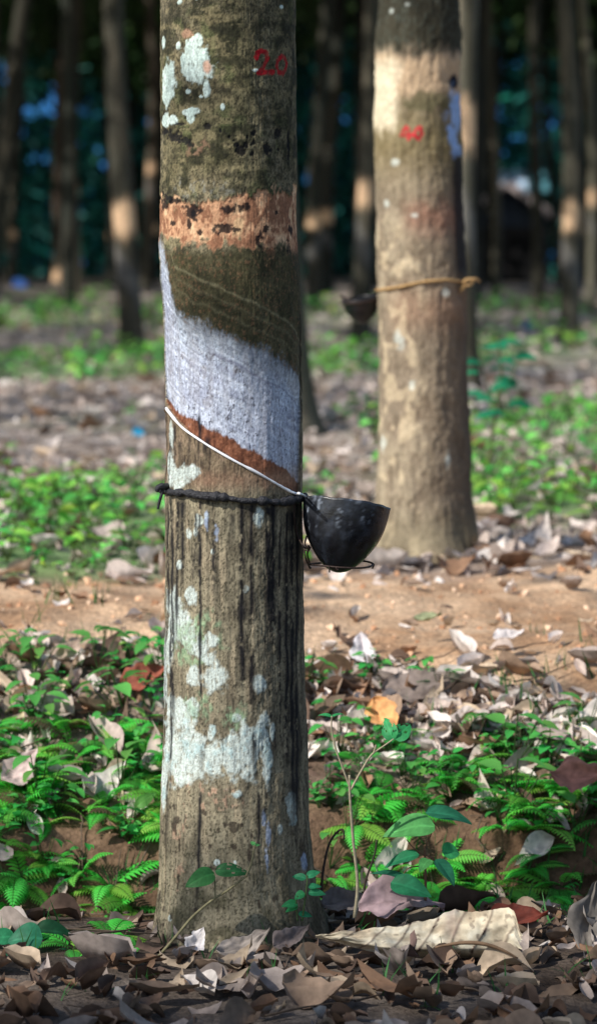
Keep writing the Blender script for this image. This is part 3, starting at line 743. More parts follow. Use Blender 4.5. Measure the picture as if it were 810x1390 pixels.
def place_tree(pxb, Y, pxt, wpx, label, seed, Hh=6.0, csize=0.3, cn=700, crx=1.9, **kw):
    x = (pxb - PCX) / FPX * Y; zb = float(H(x, Y))
    ztop = W(PCX, 0, Y)[2]
    lean = ((pxt - pxb) / FPX * Y / (ztop - zb), kw.pop('ly', 0.0))
    r = wpx / 2 / FPX * Y
    t = thing('rubber_tree', (x, Y, zb), label, 'tree', kw.pop('group', None))
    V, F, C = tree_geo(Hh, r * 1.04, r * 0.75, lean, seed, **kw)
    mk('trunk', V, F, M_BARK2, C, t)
    add_crown(t, np.array([x + lean[0] * Hh, Y + lean[1] * Hh, zb + Hh]), crx, 1.5, cn, csize, seed + 40)
    return t

place_tree(170, 21.0, 167, 31, 'rubber tree left of the front trunk with bright scraped band and orange lit foot', 21, tone=0.45, band=0.92)
place_tree(397, 11.0, 384, 60, 'shaded rubber tree standing half hidden directly behind the front trunk', 22, tone=0.8, pale=False)
place_tree(649, 14.2, 640, 31, 'slim grey rubber tree close behind the right side of the pale roped tree', 23, band=1.22, tone=0.8)
place_tree(498, 24.0, 494, 24, 'dark rubber tree seen just left of the pale roped tree, behind the hanging cup', 24, tone=0.5, band=1.15)
place_tree(772, 26.0, 757, 27, 'rubber tree near the right edge with salmon band low on its trunk', 25, band=1.05, tone=0.6)
place_tree(-38, 30.0, 42, 24, 'dark tree leaning to the right across the upper left corner', 26, pale=False, tone=0.35, Hh=7)
place_tree(76, 60, 94, 13, 'thin brown leaning tree in the left distance with pale foot', 27, pale=True, band=0.2, red_=0.3, tone=0.5, csize=0.5, Hh=8)
place_tree(107, 50, 106, 13, 'thin reddish tree with yellowish lit bark in the left distance', 28, pale=True, band=1.75, red_=0.15, tone=0.5, csize=0.5, Hh=8)
place_tree(17, 80, 15, 13, 'pale bluish grey straight tree at the far left edge', 29, pale=False, tone=1.5, csize=0.6, Hh=8)
place_tree(203, 55, 208, 16, 'far tree peeping out left of the front trunk with pinkish lit band', 30, band=2.2, red_=0.2, tone=0.5, csize=0.5, Hh=8)
place_tree(802, 40, 786, 12, 'thin pale tree at the right edge, lit bluish white at head height', 31, band=1.4, tone=1.4, csize=0.5, Hh=7)
place_tree(668, 45, 664, 12, 'thin dark tree between the slim grey tree and the hut', 32, pale=False, tone=0.6, csize=0.5, Hh=8)
place_tree(722, 36, 728, 15, 'dark tree standing before the hut, in front of its gable', 33, pale=False, tone=0.35, csize=0.5, Hh=8)

# the many slender trunks deep in the wood
protos = []
for k in range(6):
    r = np.random.default_rng(500 + k)
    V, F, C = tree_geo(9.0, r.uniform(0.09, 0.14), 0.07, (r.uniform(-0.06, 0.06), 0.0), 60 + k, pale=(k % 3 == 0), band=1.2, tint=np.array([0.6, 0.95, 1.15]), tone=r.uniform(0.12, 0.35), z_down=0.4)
    tm = mk('trunk', V, F, M_BARK2, C, mesh_only=True)
    P = crown_geo(np.array([0, 0, 8.6]), 2.6, 2.6, 420, 0.6, 700 + k)
    v, f, c = leafcards(P, 0.75, np.array([0.03, 0.07, 0.02]), 720 + k)
    cm = mk('crown', v, f, M_CANOPY, c, mesh_only=True, smooth=False)
    protos.append((tm, cm))
r = np.random.default_rng(909)
cnt = 0
taken = [(-38, 30), (76, 60), (107, 50), (17, 80), (203, 55), (802, 40), (668, 45), (722, 36)]
while cnt < 36:
    Y = 38 + 62 * r.random() ** 0.8
    px = r.uniform(-20, 830)
    if 225 < px < 398 and r.random() < 0.93: continue
    if 520 < px < 618 and r.random() < 0.93: continue
    if 672 < px < 752 and Y < 84: continue
    if (px < 150 or 660 < px < 770) and Y > 70: continue
    if any(abs(px - q) < 900 / Y and abs(Y - w_) < 9 for q, w_ in taken): continue
    xq = (px - PCX) / FPX * Y
    cq = np.array([xq, Y, 9.3]); bad = False
    for g0, rg in GAPS:
        if g0[1] > 40:
            d = cq - g0; t = d @ SUN
            if t > 0 and np.linalg.norm(d - t * SUN) < 3.2 + rg: bad = True
    if bad and r.random() < 0.97: continue
    taken.append((px, Y))
    x = (px - PCX) / FPX * Y
    zb = float(H(x, Y))
    tm, cm = protos[int(r.integers(0, 6))]
    t = thing('rubber_tree', (x, Y, zb), 'slender shadowed trunk among the many in the dark wood behind', 'tree', 'slender trunks deep in the dark wood')
    t.rotation_euler = (0, 0, r.uniform(0, 6.28)); s = r.uniform(0.85, 1.2); t.scale = (s, s, s)
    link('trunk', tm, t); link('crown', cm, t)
    cnt += 1

# far undergrowth: a mass of foliage that closes the wood
parts = []
r = np.random.default_rng(33)
n = 26000
Y = r.uniform(78, 118, n); x = r.uniform(-0.16, 0.16, n) * Y
hgt = 3.2 + 3.5 * fbm(x * 0.22, Y * 0.12, 71, 3) + 2.0
z = r.random(n) ** 0.8 * np.clip(hgt, 1.0, 9)
P = np.stack([x, Y, H(x, Y) + z], -1)
wx0 = W(60, 100, 100); 
pxp = x / Y * FPX + PCX; pyp = py_of(P[:, 2], Y)
P = P[keep_view(P)]
parts.append(leafcards(P, 0.55, np.array([0.018, 0.16, 0.14]), 34, 0.9))  # teal leaf colour carries the haze of the distance
V, F, C = join(parts)
o = mk('far_undergrowth', V, F, M_CANOPY, C, smooth=False); tag(o, 'dark mass of undergrowth closing the far wood'); o['kind'] = 'stuff'

# ------------------------------------------------------------------ hut in the far wood
def boxv(x0, x1, y0, y1, z0, z1):
    V = np.array([[x, y, z] for x in (x0, x1) for y in (y0, y1) for z in (z0, z1)], float)
    F = np.array([[0, 1, 3, 2], [4, 6, 7, 5], [0, 4, 5, 1], [2, 3, 7, 6], [0, 2, 6, 4], [1, 5, 7, 3]])
    return V, [F]
HY_ = 70.0
hx = lambda px: (px - PCX) / FPX * HY_
hz = lambda py: W(PCX, py, HY_)[2]
zb = float(H(hx(700), HY_))
hut = thing('hut', (hx(700), HY_, zb), 'small dark hut under the trees with pale sloping gable edge', 'hut')
xl, xr = hx(636), hx(742)
v, f = boxv(xl, xr, HY_, HY_ + 3, zb - 0.3, hz(308))
mk('wall', rel(v, hut), f, M_HUT, L(40, 38, 40), hut, smooth=False)
v, f = boxv(hx(690), hx(726), HY_ - 0.03, HY_ + 0.05, zb, hz(322)); mk('doorway', rel(v, hut), f, M_HUT, L(14, 14, 16), hut, smooth=False)  # near-black box paints the unlit inside of the opening
rx_, rz_ = hx(684), hz(255)
def slab(p0, p1, th, y0, y1):
    d = np.array(p1) - np.array(p0); nrm = np.array([-d[1], d[0]]) / np.linalg.norm(d) * th
    q = [np.array(p0), np.array(p1), np.array(p1) + nrm, np.array(p0) + nrm]
    V = np.array([[a[0], y, a[1]] for y in (y0, y1) for a in q])
    F = np.array([[0, 1, 2, 3], [7, 6, 5, 4], [0, 4, 5, 1], [1, 5, 6, 2], [2, 6, 7, 3], [3, 7, 4, 0]])
    return V, [F]
for e in ((hx(752), hz(304)), (hx(618), hz(304))):
    a, b = ((rx_, rz_), e) if e[0] > rx_ else (e, (rx_, rz_))
    v, f = slab(a, b, 0.06, HY_ - 0.6, HY_ + 3.4); mk('roof', rel(v, hut), f, M_HUT, L(70, 84, 100), hut, smooth=False)
    v, f = slab(a, b, 0.16, HY_ - 0.68, HY_ - 0.61); o = mk('gable_board', rel(v, hut), f, M_HUT, L(190, 176, 176), hut, smooth=False)
v = np.array([[xl, HY_ - 0.01, hz(308)], [xr, HY_ - 0.01, hz(308)], [rx_, HY_ - 0.01, rz_ - 0.08]]); mk('gable', rel(v, hut), [np.array([[0, 1, 2]])], M_HUT, L(60, 70, 88), hut, smooth=False)
Y2 = 79.0; h2x = lambda px: (px - PCX) / FPX * Y2; h2z = lambda py: W(PCX, py, Y2)[2]
z2 = float(H(h2x(700), Y2))
hut2 = thing('hut', (h2x(700), Y2, z2), 'second hut behind with pale blue sheet roof showing above the dark one', 'hut')
v, f = boxv(h2x(660), h2x(735), Y2 + 0.4, Y2 + 2.6, z2 - 0.3, h2z(262)); mk('wall', rel(v, hut2), f, M_HUT, L(60, 66, 76), hut2, smooth=False)
V = np.array([[h2x(674), Y2 - 0.2, h2z(258)], [h2x(713), Y2 - 0.2, h2z(258)], [h2x(713), Y2 + 1.0, h2z(230)], [h2x(674), Y2 + 1.0, h2z(230)]])
V = np.concatenate([V, V - np.array([0, 0, 0.05])])
F = np.array([[0, 1, 2, 3], [7, 6, 5, 4], [0, 4, 5, 1], [1, 5, 6, 2], [2, 6, 7, 3], [3, 7, 4, 0]])
o = mk('roof_sheet', rel(V, hut2), [F], M_HUT, L(190, 216, 244), hut2, smooth=False)
V = V * 1.0; V[:, 0] = np.where(V[:, 0] < h2x(690), h2x(717), h2x(746)); mk('roof_sheet', rel(V, hut2), [F], M_HUT, L(90, 150, 165), hut2, smooth=False)

# ------------------------------------------------------------------ front cup, wire holder, cord
cupY = 3.975
rimc = W(471, 681, cupY); ang = math.radians(8.5); back = math.radians(9)
ax = np.array([math.sin(ang), 0.0, math.cos(ang)]); 
# rim normal leans to the right and a little away from the camera's eye
ax = np.array([math.sin(ang), math.sin(back) * 0.9, math.cos(ang)]); ax /= np.linalg.norm(ax)
ex = np.cross(np.array([0, 1.0, 0]), ax); ex /= np.linalg.norm(ex); ey = np.cross(ax, ex)
Hc, Rc = 0.097, 0.0595
tt = np.array([0, 0.008, 0.025, 0.06, 0.116, 0.19, 0.27, 0.4, 0.53, 0.66, 0.8, 0.92, 1.0]); rr_ = np.array([0, 0.12, 0.2, 0.295, 0.405, 0.52, 0.62, 0.76, 0.865, 0.93, 0.97, 0.99, 1.0])
t_ = np.linspace(0, 1, 44) ** 1.4; r_ = np.interp(t_, tt, rr_)
r_ = np.convolve(np.pad(r_, 2, mode='edge'), np.ones(5) / 5, 'valid'); r_[0] = 0.0; r_[-1] = 1.0
seg = 96
th = np.linspace(0, 2 * np.pi, seg, endpoint=False)
def cup_surface(scale, h0, h1, wob=0.0):
    Tt, Th = np.meshgrid(t_, th, indexing='ij'); Rr = np.repeat(r_[:, None], seg, 1)
    rim = 1 + 0.0 * Th
    hh = h0 + (h1 - h0) * Tt + wob * Tt ** 6 * (fbm(np.cos(Th) * 2.2, np.sin(Th) * 2.2, 401, 3) * 0.002)
    rad = Rr * Rc * scale * (1 + 0.008 * fbm(np.cos(Th) * 1.6 + 5, np.sin(Th) * 1.6 + Tt * 2, 402, 3))
    return rimc + (rad * np.cos(Th))[..., None] * ex + (rad * np.sin(Th))[..., None] * ey + (hh - Hc)[..., None] * ax, Tt, Th
Vo, Tt, Th = cup_surface(1.0, 0, Hc, 1.0); Vi, _, _ = cup_surface(0.93, 0.004, Hc, 1.0)
nt_ = len(t_)
i, j = np.meshgrid(np.arange(nt_ - 1), np.arange(seg), indexing='ij'); a = i * seg + j; b = i * seg + (j + 1) % seg
Fo = np.stack([a, b, b + seg, a + seg], -1).reshape(-1, 4); Fi = Fo[:, ::-1] + nt_ * seg
k = np.arange(seg); k2 = (k + 1) % seg; e0 = (nt_ - 1) * seg
Fr = np.stack([e0 + k, e0 + k2, nt_ * seg + e0 + k2, nt_ * seg + e0 + k], -1)
cA = np.cos(Th) * 3; cB = np.sin(Th) * 3 + Tt * 4
m1 = fbm(cA * 1.2, cB * 1.2, 411, 4); m2 = fbm(cA * 5, cB * 5, 412, 3)
cc = np.zeros(Tt.shape + (3,)); cc[:] = L(24, 26, 31)
cc += (L(44, 49, 58) - cc) * (sst(-0.4, 0.8, fbm(cA * 2.2, cB * 2.2, 415, 4) + 0.7 * (Tt - 0.5)) * 0.75)[..., None]
cc += (L(18, 18, 22) - cc) * (sst(0.1, 0.6, -m1) * 0.7)[..., None]
cc += (L(170, 180, 196) - cc) * (sst(0.55, 0.95, m2 + 0.25 * (Tt - 0.6)) * 0.22 * sst(0.45, 0.7, Tt))[..., None]
# a couple of dried latex runs below the lip on the near side
for thx, t0, t1, wd in [(-1.75, 0.55, 0.9, 0.03), (-2.3, 0.7, 1.0, 0.035), (-1.2, 0.72, 0.9, 0.02), (-2.7, 0.5, 1.0, 0.04)]:
    d = np.angle(np.exp(1j * (Th - thx - 0.06 * m2)))
    cc += (L(176, 188, 204) - cc) * (np.exp(-(d / wd) ** 2) * sst(t0, t0 + 0.1, Tt) * (1 - sst(t1 - 0.08, t1, Tt)) * 0.6 * sst(-0.3, 0.3, m2))[..., None]
cup = thing('latex_cup', rimc - ax * Hc, 'black half shell latex cup hanging tilted at the right of the front trunk', 'cup')
Vc = np.concatenate([Vo.reshape(-1, 3), Vi.reshape(-1, 3)]); Ci = np.tile(L(70, 66, 62), (nt_ * seg, 1))
mk('shell', rel(Vc, cup), [Fo, Fi, Fr], M_CUP, np.concatenate([cc.reshape(-1, 3), Ci]), cup)
# latex already caught in it, lying level
lz = -0.035; Pl = []
cen = rimc + np.array([-0.004, -0.004, lz]); rl = 0.047
disc = np.array([[cen[0] + rl * math.cos(a_), cen[1] + rl * math.sin(a_), cen[2]] for a_ in th[::3]])
mk('latex_pool', rel(np.concatenate([disc, [cen]]), cup), [np.array([[i_, (i_ + 1) % 32, 32] for i_ in range(32)])], M_LATEX, None, cup)

# drip from the cut into the cup
dp = spline([MT.pos(403, 668, 0.0006), W(405, 669.5, 3.90), W(409, 671, 3.905), W(412.5, 672.5, 3.935), W(416, 676, 3.965)], 18)
v, f = tube(dp, np.linspace(0.0019, 0.0013, 18), 8); mk('latex_drip', rel(v, root), f, M_LATEX, None, root)

# cord round the trunk
def cord_pts(n=260):
    out = []
    for k_ in range(n):
        ph = -1.62 + (2 * np.pi - 0.12) * k_ / (n - 1)
        pyc = 663 + 13 * (0.5 + 0.5 * math.sin(max(-1.57, min(1.57, ph)))) if ph < 1.6 else 676 - 12 * (ph - 1.6) / (2 * np.pi - 0.12 - 3.22)
        pyc += 1.6 * math.sin(ph * 3.1) + 0.8 * math.sin(ph * 11)
        out.append(MT.pp(ph, pyc, 0.0035))
    return np.array(out)
cp_ = cord_pts()
cr_ = 0.0050 + 0.0026 * fbm(np.arange(260) * 0.21, np.zeros(260), 431, 3)
cr_ = cr_ * (1 - 0.35 * np.clip((np.arange(260) - 105) / 20, 0, 1) * (np.arange(260) < 190))
cord = thing('cord', cp_[60], 'black tarry cord tied round the front trunk under the cut', 'cord')
v, f = tube(cp_, cr_, 10); mk('loop', rel(v, cord), f, M_CORD, None, cord)
kx = [W(229, 661, 3.97), W(222, 660, 3.955), W(215, 662, 3.95), W(213.5, 668, 3.95)]
v, f = tube(spline(kx, 16), np.array([0.005, 0.0052, 0.0048, 0.0042, 0.004, 0.0045, 0.005, 0.0048, 0.0042, 0.004, 0.004, 0.004, 0.0038, 0.0033, 0.003, 0.0018]), 9); mk('knot', rel(v, cord), f, M_CORD, None, cord)
v, f = tube(spline([W(222, 662, 3.955), W(219, 672, 3.95), W(216, 683, 3.95), W(214.5, 691, 3.95)], 12), np.linspace(0.0026, 0.0017, 12), 7); mk('loose_end', rel(v, cord), f, M_CORD, None, cord)

# wire holder
hold = thing('wire_holder', W(463, 766, cupY), 'rusty wire ring holding the black cup, hooked to the cord', 'wire holder')
rc_ = W(463, 766, cupY)
ring = np.array([rc_ + np.array([0.0425 * math.cos(a_), 0.0425 * math.sin(a_), 0.0015 * math.sin(2 * a_)]) for a_ in np.linspace(0, 2 * np.pi, 73)])
v, f = tube(ring, 0.00135, 7, False); mk('ring', rel(v, hold), f, M_WIRE, None, hold)
for p in ([(502, 763), (507, 766), (505, 772)], [(446, 768), (447, 775), (446.5, 777)], [(456, 770), (457, 773), (459, 773)]):
    v, f = tube(spline([W(q[0], q[1], cupY - (0.0 if q[0] > 490 else 0.042)) for q in p], 8), 0.0012, 6); mk('wire_end', rel(v, hold), f, M_WIRE, None, hold)
arm = [MT.pos(395, 676, 0.005), MT.pos(397, 700, 0.003), MT.pos(401, 722, 0.003), W(409, 737, 3.93), W(414, 744, 3.93), W(419, 741, 3.935), W(418, 748, 3.94), W(413, 746, 3.945), W(415, 758, 3.945), W(420, 770, 3.962), W(421.5, 771, 3.97)]
v, f = tube(spline(arm, 60), 0.0013, 7); mk('arm', rel(v, hold), f, M_WIRE, None, hold)
arm2 = [W(416, 728, 3.955), W(414, 738, 3.945), W(418, 745, 3.94), W(421, 743, 3.95), W(417, 752, 3.95), W(420, 764, 3.96)]
v, f = tube(spline(arm2, 40), 0.0012, 7); mk('twist', rel(v, hold), f, M_WIRE, None, hold)
v, f = tube([ring[10], rc_ + np.array([0, 0, -0.001]), ring[46]], 0.0012, 6); mk('cross_wire', rel(v, hold), f, M_WIRE, None, hold)

# ------------------------------------------------------------------ second cup and rope on the second tree
rp = []
for k_ in range(120):
    ph = -1.9 + 3.75 * k_ / 119
    s_ = math.sin(max(-1.57, min(1.57, ph)))
    pyc = np.interp(s_, [-1, -0.6, 0, 0.5, 1], [394, 390, 382, 379.5, 383])
    rp.append(ST.pp(ph, pyc, 0.004))
back_ = [ST.pp(1.85 + (2 * np.pi - 3.75) * q, 383 + 11 * q, 0.004) for q in np.linspace(0, 1, 30)]
rope = thing('rope', rp[60], 'straw coloured rope tied round the pale second tree', 'rope')
v, f = tube(np.array(rp + back_[1:]), 0.0032, 9, False); mk('loop', rel(v, rope), f, M_ROPE, None, rope)
kn = [W(626, 382, 6.36), W(634, 379, 6.35), W(641, 382, 6.35), W(637, 387, 6.34), W(629, 386, 6.34), W(632, 380, 6.335), W(645, 379, 6.34), W(650, 382, 6.35)]
v, f = tube(spline(kn, 50), 0.0032, 8); mk('knot', rel(v, rope), f, M_ROPE, None, rope)
v, f = tube(spline([W(631, 384, 6.345), W(628, 390, 6.34), W(624, 395, 6.34)], 10), 0.004, 8); mk('loose_end', rel(v, rope), f, M_ROPE, None, rope)

c2 = W(489, 404, 6.44); ax2 = np.array([-0.12, -0.1, 1.0]); ax2 /= np.linalg.norm(ax2)
ex2 = np.cross(np.array([0, 1.0, 0]), ax2); ex2 /= np.linalg.norm(ex2); ey2 = np.cross(ax2, ex2)
Hc2, Rc2 = 0.058, 0.041
def cs2(sc_, h0):
    Tt, Th = np.meshgrid(t_, th, indexing='ij'); rad = r_[:, None] * Rc2 * sc_ + 0 * Th
    return c2 + (rad * np.cos(Th))[..., None] * ex2 + (rad * np.sin(Th))[..., None] * ey2 + (h0 + (Hc2 - h0) * Tt - Hc2)[..., None] * ax2
cup2 = thing('latex_cup', c2 - ax2 * Hc2, 'small black latex cup hanging on the left of the pale roped tree', 'cup')
mk('shell', rel(np.concatenate([cs2(1, 0).reshape(-1, 3), cs2(0.92, 0.003).reshape(-1, 3)]), cup2), [Fo, Fi, Fr], M_CUP, L(16, 17, 24), cup2)
disc = np.array([c2 + ex2 * 0.033 * math.cos(a_) + ey2 * 0.033 * math.sin(a_) - ax2 * 0.02 for a_ in th[::6]])
mk('latex_pool', rel(np.concatenate([disc, [c2 - ax2 * 0.02]]), cup2), [np.array([[q, (q + 1) % 16, 16] for q in range(16)])], M_CUP, L(60, 60, 66), cup2)
hold2 = thing('wire_holder', c2, 'dark wire loop carrying the small cup on the pale roped tree', 'wire holder')
ring2 = np.array([c2 - ax2 * 0.006 + ex2 * 0.0425 * math.cos(a_) + ey2 * 0.0425 * math.sin(a_) for a_ in np.linspace(0, 2 * np.pi, 49)])
v, f = tube(ring2, 0.0022, 7, False); mk('ring', rel(v, hold2), f, M_WIRE, None, hold2)
v, f = tube(spline([c2 + ex2 * 0.0425 - ax2 * 0.006, W(511, 400, 6.42), W(514, 393, 6.38)], 10), 0.0022, 7); mk('arm', rel(v, hold2), f, M_WIRE, None, hold2)
v, f = tube(spline([W(463, 402, 6.44), W(470, 406, 6.425), W(480, 411, 6.41)], 8), 0.003, 7); mk('wire_end', rel(v, hold2), f, M_WIRE, None, hold2)

# ------------------------------------------------------------------ leaf litter
DRYC = [L(204, 188, 178), L(180, 164, 154), L(226, 214, 206), L(158, 134, 114), L(146, 114, 90), L(208, 186, 160), L(116, 94, 80), L(226, 216, 208)]
TPL = [leaf_tpl(9, 5, 0.36, 0.35, 0.3, 1.0, 0.05, 1, 0.06), leaf_tpl(9, 5, 0.34, -0.5, -0.35, 1.0, 0.08, 2, 0.07), leaf_tpl(9, 5, 0.44, 0.6, 0.2, 0.9, -0.06, 3, 0.08), leaf_tpl(9, 5, 0.26, 0.9, -0.6, 1.1, -0.08, 4, 0.07), leaf_tpl(9, 5, 0.38, 1.1, 0.5, 1.0, 0.0, 5, 0.09), leaf_tpl(9, 5, 0.30, -1.0, 0.2, 1.0, 0.1, 6, 0.09), leaf_tpl(9, 5, 0.5, 0.2, 0.7, 0.8, 0.1, 7, 0.13)]
def place_leaves(x, y, size, seed, cols=DRYC, lift=0.004, tilt=0.2, tpls=TPL, colw=None):
    r = np.random.default_rng(seed); n = len(x); out = []
    k = r.integers(0, len(tpls), n); ci = r.choice(len(cols), n, p=colw)
    az = r.uniform(0, 2 * np.pi, n); s = size * np.clip(np.exp(r.normal(0, 0.4, n)), 0.4, 2.0)
    e = 0.03
    sx = (H(x + e, y) - H(x - e, y)) / (2 * e); sy = (H(x, y + e) - H(x, y - e)) / (2 * e)
    slope = sx * np.cos(az) + sy * np.sin(az); cross = -sx * np.sin(az) + sy * np.cos(az)
    pi = np.arctan(slope) + r.normal(0, tilt * 0.6, n); ro = np.arctan(cross) + r.normal(0, tilt, n)
    Mx = frames(az, pi, ro)
    P = np.stack([x, y, H(x, y) + lift + np.abs(np.sin(pi - np.arctan(slope))) * s * 0.3 + r.random(n) * lift], -1) - Mx[:, :, 0] * s[:, None] * 0.5
    C = np.array(cols)[ci] * r.uniform(0.7, 1.2, n)[:, None]
    for q in range(len(tpls)):
        m = k == q
        if m.any(): out.append(scatter(tpls[q], P[m], Mx[m] * s[m][:, None, None], C[m]))
    return out
parts = []
r = np.random.default_rng(88)
# strip round the front tree
n = 1500; x = r.uniform(-0.75, 0.75, n); y = r.uniform(3.1, 4.2, n); kp = r.random(n) < np.where((x < -0.2) & (y > 3.75), 0.25, 0.8); parts += place_leaves(x[kp], y[kp], 0.045, 1, cols=[q * 0.6 for q in DRYC], colw=[.1, .14, .05, .2, .2, .1, .18, .03])
# the bank
n = 2300; x = r.uniform(-0.75, 0.75, n); y = r.uniform(4.38, 5.25, n)
kp = r.random(n) < np.where(x > 0, 0.95, 0.75) * (1 - 0.95 * path_mask(x, y)) * np.interp(y, [4.38, 4.5, 4.65, 4.8], [0.1, 0.3, 0.6, 1]); parts += place_leaves(x[kp], y[kp], 0.045, 2)
n = 90; x = r.uniform(-0.75, 0.75, n); y = r.uniform(4.6, 5.15, n); kp = r.random(n) < 1 - path_mask(x, y); parts += place_leaves(x[kp], y[kp], 0.075, 22)
n = 900; x = r.uniform(0.02, 0.8, n); y = r.uniform(4.66, 5.0, n); kp = r.random(n) < 1 - 0.9 * path_mask(x, y); parts += place_leaves(x[kp], y[kp], 0.036, 23, tilt=0.3, colw=[.22, .14, .22, .08, .06, .1, .06, .12])
# few on the bare strip, many round the second tree and beyond
n = 420; x = r.uniform(-0.9, 1.0, n); y = r.uniform(5.0, 6.2, n); kp = r.random(n) < 0.22 + 0.5 * sst(0.3, 0.8, x) * sst(5.6, 6.0, y); parts += place_leaves(x[kp], y[kp], 0.04, 3)
n = 2600; x = r.uniform(-1.3, 1.3, n); y = r.uniform(5.9, 9, n); kp = r.random(n) < 0.9 - 0.6 * green_amt(x, y); parts += place_leaves(x[kp], y[kp], 0.055, 4, colw=[.24, .16, .24, .06, .03, .1, .03, .14])
n = 3600; x = r.uniform(-2.4, 2.4, n); y = r.uniform(9, 18, n); kp = r.random(n) < 0.95 - 0.6 * green_amt(x, y); parts += place_leaves(x[kp], y[kp], 0.065, 5, tilt=0.12, colw=[.24, .16, .24, .06, .03, .1, .03, .14])
n = 2600; x = r.uniform(-5, 5, n); y = r.uniform(18, 42, n); parts += place_leaves(x, y, 0.10, 6, tilt=0.1, colw=[.24, .16, .24, .06, .03, .1, .03, .14])
V, F, C = join(parts)
o = mk('leaf_litter', V, F, M_DRY, C); tag(o, 'grey brown dry leaf litter covering the plantation floor'); o['kind'] = 'stuff'

# crumbs of earth and small stones on the bare strip
n = 2200; x = r.uniform(-0.9, 1.0, n); y = r.uniform(4.3, 6.4, n); kp = r.random(n) < 0.06 + 0.9 * path_mask(x, y); x, y = x[kp], y[kp]; n = len(x)
ico = np.array([[1, 0, 0], [-1, 0, 0], [0, 1, 0], [0, -1, 0], [0, 0, 1], [0, 0, -1]], float); icf = np.array([[0, 2, 4], [2, 1, 4], [1, 3, 4], [3, 0, 4], [2, 0, 5], [1, 2, 5], [3, 1, 5], [0, 3, 5]])
s = 0.002 + 0.008 * r.random(n) ** 4
Mx = frames(r.uniform(0, 6.3, n), r.uniform(-1, 1, n), r.uniform(-1, 1, n)) * s[:, None, None] * r.uniform(0.6, 1.4, (n, 1, 3))
V, F, C = scatter((ico, [icf]), np.stack([x, y, H(x, y) + s * 0.3], -1), Mx, np.array([L(216, 176, 142), L(184, 140, 108), L(232, 200, 170)])[r.integers(0, 3, n)])
o = mk('gravel', V, F, M_PEBBLE, C, smooth=False); tag(o, 'crumbs of brown earth and small stones on the bare strip'); o['kind'] = 'stuff'

# twigs
parts = []
for k_ in range(150):
    x0, y0 = r.uniform(-0.7, 0.8), r.uniform(3.3, 5.1); az = r.uniform(0, 6.3); ln_ = r.uniform(0.05, 0.18)
    q = np.linspace(-0.5, 0.5, 6)[:, None] * ln_ * np.array([[math.cos(az), math.sin(az)]]) + [x0, y0] + r.normal(0, 0.004, (6, 2))
    P = np.concatenate([q, (H(q[:, 0], q[:, 1]) + 0.008 + r.random() * 0.012)[:, None]], 1)
    v, f = tube(P, np.linspace(0.0018, 0.0008, 6), 5); parts.append((v, f, L(92, 78, 66) * r.uniform(0.6, 1.3)))
V, F, C = join(parts); o = mk('twig_litter', V, F, M_STEM, C); tag(o, 'thin fallen twigs mixed into the leaf litter'); o['kind'] = 'stuff'

# ------------------------------------------------------------------ single fallen leaves
def fallen(px, py, Y, ln_, wd, az, pitch, roll, col, label, curl=0.2, fold=0.2, seed=0, wav=0.06, veins=True, dz=0.0, group=None, col2=None):
    p = W(px, py, Y)
    if p[2] < float(H(p[0], p[1])) + 0.004: p[2] = float(H(p[0], p[1])) + 0.006
    p[2] += dz
    nu, nv = 36, 15
    V, F = leaf_tpl(nu, nv, wd / ln_, fold, curl, 1.0, 0.06, seed, wav)
    u = np.repeat(np.linspace(0, 1, nu), nv); vv = np.tile(np.linspace(-1, 1, nv), nu)
    vein = np.exp(-(vv / 0.08) ** 2) + 0.6 * np.exp(-((np.mod(u * 9 - np.abs(vv) * 1.6, 1) - 0.5) / 0.12) ** 2)
    V[:, 1] *= 1 + 0.35 * fbm(u * 5 + seed * 3, np.sign(vv) * 2.0 + seed, seed + 9, 3)
    V = V - np.array([0.5, 0, 0]); V[:, 2] += 0.05 * fbm(u * 4, vv * 2.5 + seed, seed + 4, 3) + 0.004 * vein * (1 if veins else 0)
    M = frames(np.array([az]), np.array([pitch]), np.array([roll if math.cos(az) > 0 else -roll]))[0]
    n = fbm(u * 4 + seed, vv * 2, seed, 3)
    C = np.asarray(col)[None] * (1 - 0.18 * vein[:, None]) * (1 + 0.25 * n[:, None])
    if col2 is not None: C = C + (np.asarray(col2) - C) * sst(-0.1, 0.5, n)[:, None] * 0.6
    o = mk('dry_leaf', (V * ln_) @ M.T, F, M_DRY, np.clip(C, 0.005, 0.9))
    o.location = [float(q) for q in p]
    tag(o, label, 'leaf', group)
    return o
fallen(522, 990, 4.72, 0.085, 0.045, -1.05, -0.6, 0.5, L(218, 160, 104), 'orange tan dry leaf standing out right of the front trunk', seed=1, dz=0.02)
fallen(195, 937, 4.88, 0.085, 0.05, 0.3, 0.25, 0.5, L(150, 84, 66), 'reddish brown dry leaf beside the left edge of the front trunk', seed=2, dz=0.02)
fallen(70, 985, 4.78, 0.09, 0.055, 2.7, 0.3, 0.6, L(176, 160, 150), 'broad grey dry leaf on the left bank amid green herbs', seed=3, dz=0.02)
fallen(92, 893, 4.98, 0.075, 0.035, 0.8, 0.3, 0.4, L(184, 160, 146), 'narrow pinkish grey dry leaf high on the left bank', seed=4, dz=0.01)
fallen(28, 1070, 4.55, 0.075, 0.05, 0.7, 0.45, 0.5, L(206, 184, 178), 'pale pink grey curled leaf at the left edge of the bank', seed=5, dz=0.025, curl=0.5)
fallen(493, 893, 5.0, 0.06, 0.04, 1.8, 0.9, 0.3, L(226, 218, 220), 'whitish dry leaf below the bare earth strip right of the trunk', seed=6, dz=0.015)
fallen(578, 950, 4.86, 0.15, 0.05, 0.1, 0.1, 0.5, L(140, 126, 118), 'long grey dry leaf lying behind the orange one', seed=7, dz=0.02)
